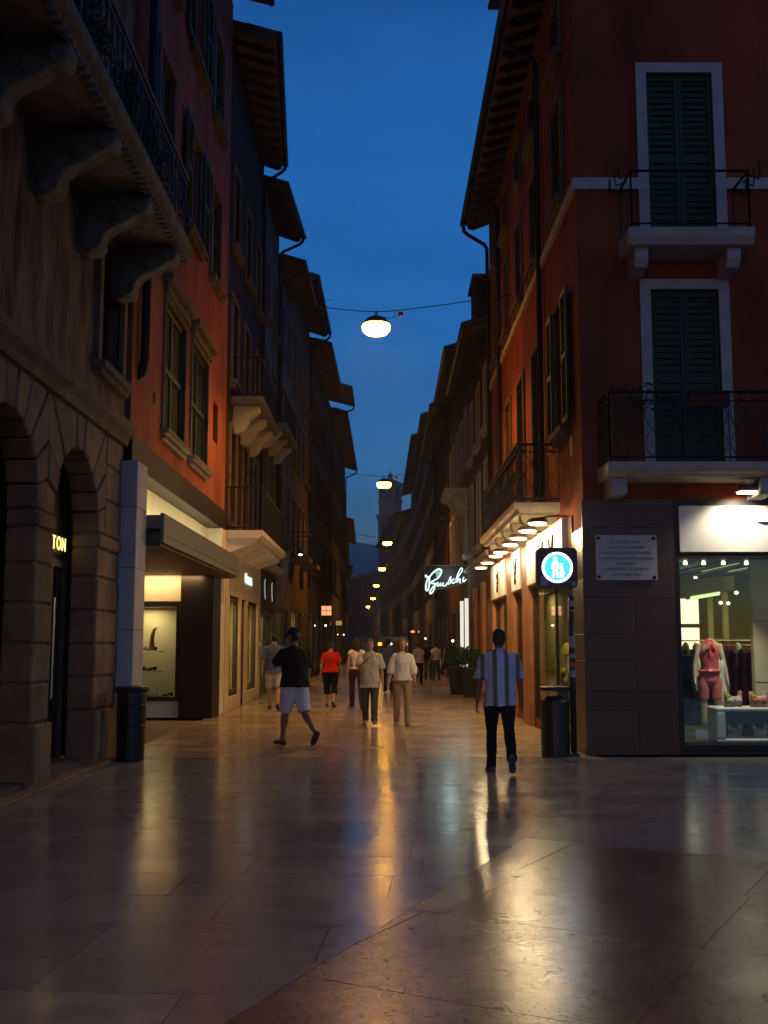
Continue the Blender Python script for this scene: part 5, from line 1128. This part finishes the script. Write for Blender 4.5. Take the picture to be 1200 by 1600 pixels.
    if bottom:
        mt, length, loose = bottom[:3]; mb = MB()
        if len(bottom) > 3 and bottom[3] == 'skirt':
            rings(mb, [(0, 0, .93 - length, .20, .15), (0, 0, .86, .195, .135), (0, 0, .95, .175, .125), (0, 0, 1.05, .14, .11)], 22)
        else:
            rings(mb, [(0, 0, .79, .12 * B, .09 * B), (0, 0, .86, (.165 + loose) * B, (.113 + loose) * B), (0, 0, .93, (.172 + loose * .8) * B, (.12 + loose * .8) * B), (0, 0, 1.02, .152 * B, .112 * B), (0, up(1.08).y, 1.06, .14 * B, .10 * B)], 22)
            for hip, knee, ank, fd in J:
                pts = [hip + Vector((0, 0, .02)), lerp(hip, knee, .35), lerp(hip, knee, .75), knee, lerp(knee, ank, .4), lerp(knee, ank, .8), ank + Vector((0, 0, -.045))]; rd_ = [.086 * B + loose, .088 * B + loose, .070 * B + loose, .062 + loose, .064 + loose, .054 + loose * 1.2, .056 + loose * 1.2]
                if length < 1:
                    n_ = {.45: 3, .6: 4, .75: 5}[length]; pts, rd_ = pts[:n_], rd_[:n_]; rd_[-1] += .012; rd_[-2] += .006
                limb(mb, pts, rd_, 16)
        put('trousers' if not (len(bottom) > 3) else 'skirt', solid(mb, .011, 3, .008, 10, seed + 5, .5), mt)
    if shoes:
        for hip, knee, ank, fd in J:
            mb = MB(); sd = Vector((fd.y, -fd.x, 0)).normalized(); upv = sd.cross(fd).normalized(); upv = upv if upv.z > 0 else -upv
            vs = []
            for l_, w_, h_ in ((-.075, .026, .05), (-.06, .036, .075), (0, .040, .078), (.07, .045, .052), (.13, .047, .040), (.175, .036, .030), (.195, .016, .018)):
                for w2, hh in ((-1, 0), (-1, .55), (-.55, 1), (.55, 1), (1, .55), (1, 0)): vs.append(ank + fd * l_ + sd * w2 * w_ + upv * (-.086 + hh * h_))
            fs_ = [(i * 6 + j, i * 6 + (j + 1) % 6, (i + 1) * 6 + (j + 1) % 6, (i + 1) * 6 + j) for i in range(6) for j in range(6)] + [tuple(range(5, -1, -1)), tuple(36 + j for j in range(6))]
            mb.add(vs, fs_); put('shoe', solid(mb, .008, 2), shoes)
    if not headless:
        mb = MB(); n = 20; rs_ = []
        hm = MB()
        low = {'short': -.03, 'long': -.02, 'bob': -.03, 'bun': -.03}[hairstyle]
        rings(hm, [(0, -.018, low - .05, .060, .070), (0, -.016, low, .076, .088), (0, -.012, .03, .084, .097), (0, -.010, .07, .078, .094), (0, -.010, .105, .058, .070), (0, -.010, .132, .02, .025)], n)
        # cut the fringe away from the face
        hv = [Vector(v) for v in hm.v]
        for v in hv:
            if v.y > .02 and v.z < .065: v.y = .02 + (v.y - .02) * .15
        if hairstyle == 'long':
            hm2 = MB(); rings(hm2, [(0, -.055, -.30, .055, .03), (0, -.06, -.24, .085, .045), (0, -.055, -.12, .095, .055), (0, -.035, 0, .086, .07), (0, -.02, .05, .07, .06)], n)
            for sg in (-1, 1): hm2.tube([(sg * .07, .0, .05), (sg * .083, .01, -.04), (sg * .085, .03, -.13), (sg * .075, .04, -.22)], [.02, .026, .028, .012], 10)
            off = len(hv); hv += [Vector(v) for v in hm2.v]; hm.f += [tuple(off + i for i in f) for f in hm2.f]
        if hairstyle == 'bun': off = len(hv); q = MB().ell((0, -.11, .04), (.045, .045, .045), 10); hv += [Vector(v) for v in q.v]; hm.f += [tuple(off + i for i in f) for f in q.f]
        mb.add([HT(v) for v in hv], hm.f)
        put('hair', solid(mb, .008, 1, .006, 30, seed), hair)
        if cap:
            mb = MB(); q = MB(); rings(q, [(0, -.008, .035, .088, .104), (0, -.008, .08, .086, .10), (0, -.008, .118, .06, .07), (0, -.008, .138, .02, .02)], 20); q.prism([(-.075, .07, .040), (.075, .07, .040), (.05, .165, .030), (-.05, .165, .030)], [(-.075, .07, .052), (.075, .07, .052), (.05, .165, .040), (-.05, .165, .040)])
            mb.add([HT(v) for v in q.v], q.f); put('cap', solid(mb, .008, 1), cap)
        fc = MB()
        for sg in (-1, 1): q = MB().ell((sg * .031, .087, .004), (.011, .004, .005), 8); fc.add([HT(v) for v in q.v], q.f)
        m_ = bpy.data.meshes.new('eyes'); m_.from_pydata(fc.v, [], fc.f); put('eyes', m_, 'black', body)
        q = MB().ell((0, .091, -.062), (.022, .006, .006), 8); m_ = bpy.data.meshes.new('lips'); m_.from_pydata([HT(v) for v in q.v], [], q.f); put('lips', m_, 'terracotta', body)
    return t
# the nearest man, walking away
person('man in blue striped shirt and black trousers walking away, nearest of all', 1.46, 13.92, 0, 1.78, ((9, 3), (-13, 34)), ((-8, 11, 16), (6, 11, 14)), 0, 1.04, 'skin_tan', 'hair_dark', 'short', ('striped_shirt', .13, .92, .034, 'collar'), ('dark_trouser', 1, .006), 'shoe_blue', voxel=.0075, foot_turn=3)
person('man in black T-shirt, dark cap and white shorts, one hand at his face', -1.42, 17.5, 38, 1.84, ((13, 2), (-16, 30)), ((46, 4, 112, .75), (-2, 10, 16)), 2, 1.12, 'skin_tan', 'hair_dark', 'short', ('black_cloth', .06, .8, .04), ('white_short', .6, .022), 'shoe', voxel=.0075, cap='black_cloth', head_turn=20, nod=14)
person('man in navy shirt and beige shorts walking away by the left shops', -2.66, 26.6, 4, 1.82, ((7, 4), (-8, 20)), ((-6, 10, 12), (8, 10, 16)), 2, 1.08, 'skin', 'hair_dark', 'short', ('navy_shirt', .12, .9, .035), ('sand_short', .6, .02), 'shoe')
person('woman in red top and black cropped trousers walking away', -1.35, 27.8, -3, 1.63, ((8, 4), (-9, 18)), ((-5, 14, 14), (7, 14, 14)), 1, 1.16, 'skin', 'hair_dark', 'short', ('red_shirt', .02, .75, .03), ('black_cloth', .75, .018), 'shoe', female=True)
person('man in beige short-sleeved shirt walking towards camera, hand at his chin', -.28, 21.8, 178, 1.66, ((9, 4), (-6, 14)), ((2, 10, 16), (40, 2, 112, .95)), 0, 1.08, 'skin', 'hair_dark', 'short', ('beige_shirt', .20, .95, .035, 'collar'), ('olive_trouser', 1, .012), 'shoe_tan', voxel=.0075, nod=8)
person('woman in white blouse and khaki trousers walking towards camera', .36, 21.8, 183, 1.69, ((5, 3), (-5, 10)), ((0, 13, 16), (3, 14, 20)), 0, 1.02, 'skin', 'hair_brown', 'long', ('white_shirt', .03, 1.35, .03), ('khaki', 1, .008), 'shoe_tan', female=True, voxel=.0075, nod=4)
person('woman with long dark hair, white top and dark trousers behind the couple', -.68, 27.2, 10, 1.70, ((8, 4), (-8, 16)), ((-6, 10, 16), (6, 10, 16)), 0, .95, 'skin', 'hair_dark', 'long', ('white_shirt', -.03, .2, .012), ('brown_trouser', 1, .008), 'shoe', female=True)
person('man in blue shirt half hidden between the couple', .14, 36, 0, 1.72, ((8, 4), (-8, 16)), ((-6, 10, 16), (6, 10, 16)), 0, 1.05, 'skin', 'hair_dark', 'short', ('navy_shirt', .1, .9, .03), ('dark_trouser', 1, .01), 'shoe', voxel=.012)
person('distant woman in white top standing by right shops', 2.30, 48.6, 20, 1.66, ((4, 3), (-4, 8)), ((2, 10, 30), (4, 12, 60)), 0, 1.0, 'skin', 'hair_dark', 'bun', ('white_shirt', .0, .5, .02), ('olive_trouser', 1, .01), 'shoe', female=True, voxel=.012)
person('distant woman in short black dress by right shops', 2.80, 48.0, 30, 1.70, ((3, 2), (-5, 8)), ((2, 8, 16), (-2, 8, 14)), 0, .98, 'skin', 'hair_dark', 'bun', ('black_cloth', -.02, 0, .012), ('black_cloth', .42, 0, 'skirt'), 'shoe_tan', female=True, voxel=.012)
person('distant man in dark clothes beside woman in white top', 1.98, 49.4, 10, 1.75, ((5, 3), (-5, 8)), ((2, 8, 16), (-2, 8, 14)), 0, 1.02, 'skin', 'hair_dark', 'short', ('black_cloth', .08, .9, .03), ('olive_trouser', 1, .012), 'shoe', voxel=.012)
person('distant person in rosy top just right of the woman in white', 1.38, 44.0, 0, 1.66, ((5, 3), (-5, 8)), ((2, 8, 16), (-2, 8, 14)), 0, 1.0, 'skin', 'hair_brown', 'bob', ('pale_pink', .05, .6, .03), ('dark_trouser', 1, .012), 'shoe', female=True, voxel=.012)

# ------------------------------------------------------------------ mannequins and goods in the shop windows
MG = 'mannequins in shop windows'
person('headless shop mannequin in pink satin top and pink shorts', 5.05, 17.05, 180, 1.80, ((1, 1), (-1, 1)), ((4, 10, 8), (6, 12, 10)), 0, .92, 'mannequin', top=('pink_satin', -.07, 0, .012), bottom=('pink_cloth', .45, .004), shoes=None, female=True, headless=True, name='mannequin', cat='mannequin', group=MG, zoff=.13)
sh_ = MB(); rings(sh_, [(5.27, 17.05, .45, .07, .05), (5.25, 17.04, .8, .10, .07), (5.23, 17.03, 1.1, .07, .06), (5.21, 17.03, 1.35, .05, .05)], 16)
sc_m = solid(sh_, .012, 2, .025, 9, 3, .4); sc_m.materials.append(M['white_cloth']); tag(link('shawl', sc_m), 'long white shawl hanging from the pink mannequin arm', 'shawl')
bw = MB(); bw.tube([(5.04, 16.93, 1.60), (4.97, 16.92, 1.52)], .02, 6); bw.tube([(5.04, 16.93, 1.60), (5.11, 16.92, 1.52)], .02, 6); bw.tube([(5.03, 16.93, 1.60), (5.02, 16.92, 1.44)], .014, 6); tag(bw.build('neck_bow', 'pink_satin'), 'pink ribbon bow at the neck of headless mannequin', 'ribbon')
cb = thing('display_cabinet', (5.9, 16.7, .13), 'low white display cabinet with dark opening in the lingerie window', 'cabinet')
cf = Fr((4.95, 16.45), (7.4, 16.45), (0, -1))
mb = MB(); mb.box(cf, 0, 2.4, -.5, 0, .60, .66); mb.box(cf, 0, 2.4, -.5, 0, .13, .20); mb.box(cf, 0, .14, -.5, 0, .20, .60); mb.box(cf, 2.3, 2.4, -.5, 0, .20, .60); mb.build('carcass', 'white_board', cb, bevel=.02)
MB().box(cf, .15, 2.29, -.49, -.44, .205, .595).build('back_panel', 'glass_dark', cb)
def bust(x, y, z, k, cup, label):
    t = thing('bra_form', (x, y, z), label, 'bra', 'bras shown on forms')
    mb = MB(); rings(mb, [(x, y, z + .0, .15 * k, .09 * k), (x, y, z + .05 * k, .14 * k, .09 * k), (x, y, z + .12 * k, .15 * k, .10 * k), (x, y, z + .17 * k, .15 * k, .085 * k)], 18); rings(mb, [(x + .11 * k, y, z + .15 * k, .035 * k, .05 * k), (x + .12 * k, y, z + .26 * k, .03 * k, .035 * k)], 10); rings(mb, [(x - .11 * k, y, z + .15 * k, .035 * k, .05 * k), (x - .12 * k, y, z + .26 * k, .03 * k, .035 * k)], 10)
    m_ = solid(mb, .010, 2); m_.materials.append(M['pale_pink']); link('form', m_, t)
    mb = MB()
    for sg in (-1, 1): mb.ell((x + sg * .065 * k, y - .06 * k, z + .10 * k), (.072 * k, .06 * k, .062 * k), 12)
    m_ = solid(mb, .008, 2); m_.materials.append(M[cup]); link('cup', m_, t)
    mb = MB(); mb.ell((x - .13 * k, y - .06 * k, z + .20 * k), (.05 * k, .01, .035 * k), 8); mb.ell((x - .09 * k, y - .08 * k, z + .17 * k), (.045 * k, .01, .03 * k), 8); mb.build('tag_leaf', 'yellow_cloth', t)
bust(5.26, 16.62, .66, .9, 'white_cloth', 'cream bra form with yellow tag on top of white cabinet')
bust(5.64, 16.62, .66, .9, 'pink_cloth', 'pink bra form with yellow tag on top of white cabinet')
bust(5.30, 16.72, .20, .75, 'pink_cloth', 'pink bra form inside the white cabinet')
bust(5.68, 16.72, .20, .75, 'pale_pink', 'pale bra form inside the white cabinet')
rk = thing('clothes_rack', (5.96, 18.3, .12), 'clothes rack with chrome rail inside the lingerie shop', 'rack')
MB().tube([(5.62, 18.3, .12), (5.62, 18.3, 1.58), (6.3, 18.3, 1.58), (6.3, 18.3, .12)], .015, 8).build('rail', 'chrome', rk)
for i, (gx, ln) in enumerate(((5.82, .95), (5.96, .82), (6.10, .98))):
    mb = MB(); rings(mb, [(gx, 18.3, 1.50 - ln, .075, .13), (gx, 18.3, 1.2, .055, .12), (gx, 18.3, 1.45, .045, .14), (gx, 18.3, 1.52, .02, .05)], 16)
    m_ = solid(mb, .012, 2, .018, 12, i * 7., .3); m_.materials.append(M['maroon_cloth']); tag(link('hanging_dress', m_), ('maroon dress on the rack, nearest the mannequin', 'shorter maroon dress in the middle of the rack', 'maroon dress on the rack, nearest the cream pier')[i], 'dress', 'dresses on the rack')
dk = MB(); rings(dk, [(5.22, 19.2, .3, .22, .2), (5.22, 19.2, 1.0, .2, .18), (5.22, 19.2, 1.4, .16, .12)], 16); m_ = solid(dk, .02, 2, .03, 8, 2, .4); m_.materials.append(M['black_cloth']); tag(link('dark_garments', m_), 'dark garments hanging below the light boxes', 'garment')
person('mannequin in grey green top and yellow skirt in street side window', 3.42, 19.3, 90, 1.74, ((1, 1), (-1, 1)), ((4, 10, 8), (6, 12, 10)), 0, .95, 'mannequin', top=('teal_cloth', .0, .6, .02), bottom=('yellow_cloth', .35, 0, 'skirt'), shoes=None, female=True, headless=True, name='mannequin', cat='mannequin', group=MG, zoff=.12, voxel=.012)
person('mannequin in yellow top, second in street side window', 3.45, 20.6, 90, 1.74, ((1, 1), (-1, 1)), ((4, 10, 8), (6, 12, 10)), 0, .95, 'mannequin', top=('yellow_cloth', .0, .4, .02), bottom=('olive_trouser', .75, .01), shoes=None, female=True, headless=True, name='mannequin', cat='mannequin', group=MG, zoff=.12, voxel=.012)
stk = MB().box(fs, 1.52, 1.66, -.053, -.050, 2.05, 2.22); tag(stk.build('window_sticker', 'sticker_red'), 'orange and cream sticker on shop glass near pole', 'sticker')

for i, (gx, gy, ln, mt) in enumerate(((5.62, 20.4, .8, 'olive_trouser'), (5.80, 20.4, .9, 'white_cloth'), (6.02, 20.5, .85, 'black_cloth'), (6.22, 20.5, .8, 'pale_pink'), (6.42, 20.5, .95, 'brown_trouser'), (6.62, 20.5, .8, 'teal_cloth'))):
    mb = MB(); rings(mb, [(gx, gy, 1.62 - ln, .085, .13), (gx, gy, 1.3, .06, .12), (gx, gy, 1.56, .05, .15), (gx, gy, 1.63, .02, .05)], 14)
    m_ = solid(mb, .016, 2, .02, 12, i * 5., .3); m_.materials.append(M[mt]); tag(link('hanging_garment', m_), ('olive', 'cream', 'black', 'pale pink', 'brown', 'grey green')[i] + ' garment on the rail at the back of lingerie shop', 'garment', 'garments on the back rail')
br_ = thing('back_rail', (6.1, 20.5, 1.66), 'dark rail carrying garments at the back of lingerie shop', 'rail')
MB().tube([(5.5, 20.45, 1.66), (6.9, 20.45, 1.66)], .014, 6).build('bar', 'chrome', br_)
for x in (5.52, 6.88): MB().tube([(x, 20.45, .12), (x, 20.45, 1.66)], .014, 6).build('post', 'chrome', br_)
pc = MB().box(WF, 4.62, 4.80, 16.40, 16.402, .20, .34); tag(pc.build('price_card', 'white_board'), 'small white price card at bottom left of lingerie window', 'card')
# little lit lamps and signs down the street
for (x, y, z, lb, mt) in ((2.72, 72., 1.95, 'tiny white globe lamp by far right shops', 'bulb'), (2.86, 45.5, 1.72, 'small white globe lamp above the planters on right', 'bulb'), (-3.2, 60.0, 2.6, 'small warm lamp beside the dark shop on left', 'bulb'), (-3.1, 84., 2.3, 'tiny warm lamp at far left shops', 'bulb')):
    t = thing('shop_lamp', (x, y, z), lb, 'lamp', 'little shop lamps'); MB().ell((x, y, z), (.04, .04, .04), 8).build('globe', mt, t)
    sg = 1 if x > 0 else -1; MB().tube([(x, y, z + .06), (x, y, z + .14), (x + sg * .45, y, z + .16)], .012, 5).build('arm', 'iron', t)
for (x0, x1, y, z0, z1, mt, lb) in ((-3.3, -2.8, 74., 2.8, 3.2, 'lit_room', 'small dim amber sign far down on left'), (2.5, 2.95, 104., 2.6, 2.9, 'red_sign', 'tiny red sign at far right shops')):
    t = thing('projecting_sign', (x1, y, z0), lb, 'sign', 'little signs down the street'); MB().box(WF, x0, x1, y, y + .12, z0, z1).build('case', 'black', t, bevel=.01)
    MB().box(WF, x0 + .05, x1 - .05, y - .012, y - .001, z0 + .05, z1 - .05).build('lit_panel', mt, t)

# ------------------------------------------------------------------ thin evening haze, one closed box round everything
hz_me = MB().add([(x, y, z) for z in (-7.5, 245) for y in (-320, 2300) for x in (-1550, 1550)], [(0, 2, 3, 1), (4, 5, 7, 6), (0, 1, 5, 4), (2, 6, 7, 3), (0, 4, 6, 2), (1, 3, 7, 5)])
hm_ = bpy.data.materials.new('haze'); hm_.use_nodes = True; hn = hm_.node_tree.nodes; hn.remove(hn['Principled BSDF'])
pv = hn.new('ShaderNodeVolumePrincipled'); pv.inputs['Color'].default_value = (.92, .94, 1, 1); pv.inputs['Density'].default_value = .0005; pv.inputs['Anisotropy'].default_value = .8
hm_.node_tree.links.new(pv.outputs[0], hn['Material Output'].inputs['Volume']); M['haze'] = hm_
tag(hz_me.build('haze', 'haze'), kind='stuff')
cy.volume_bounces = 0
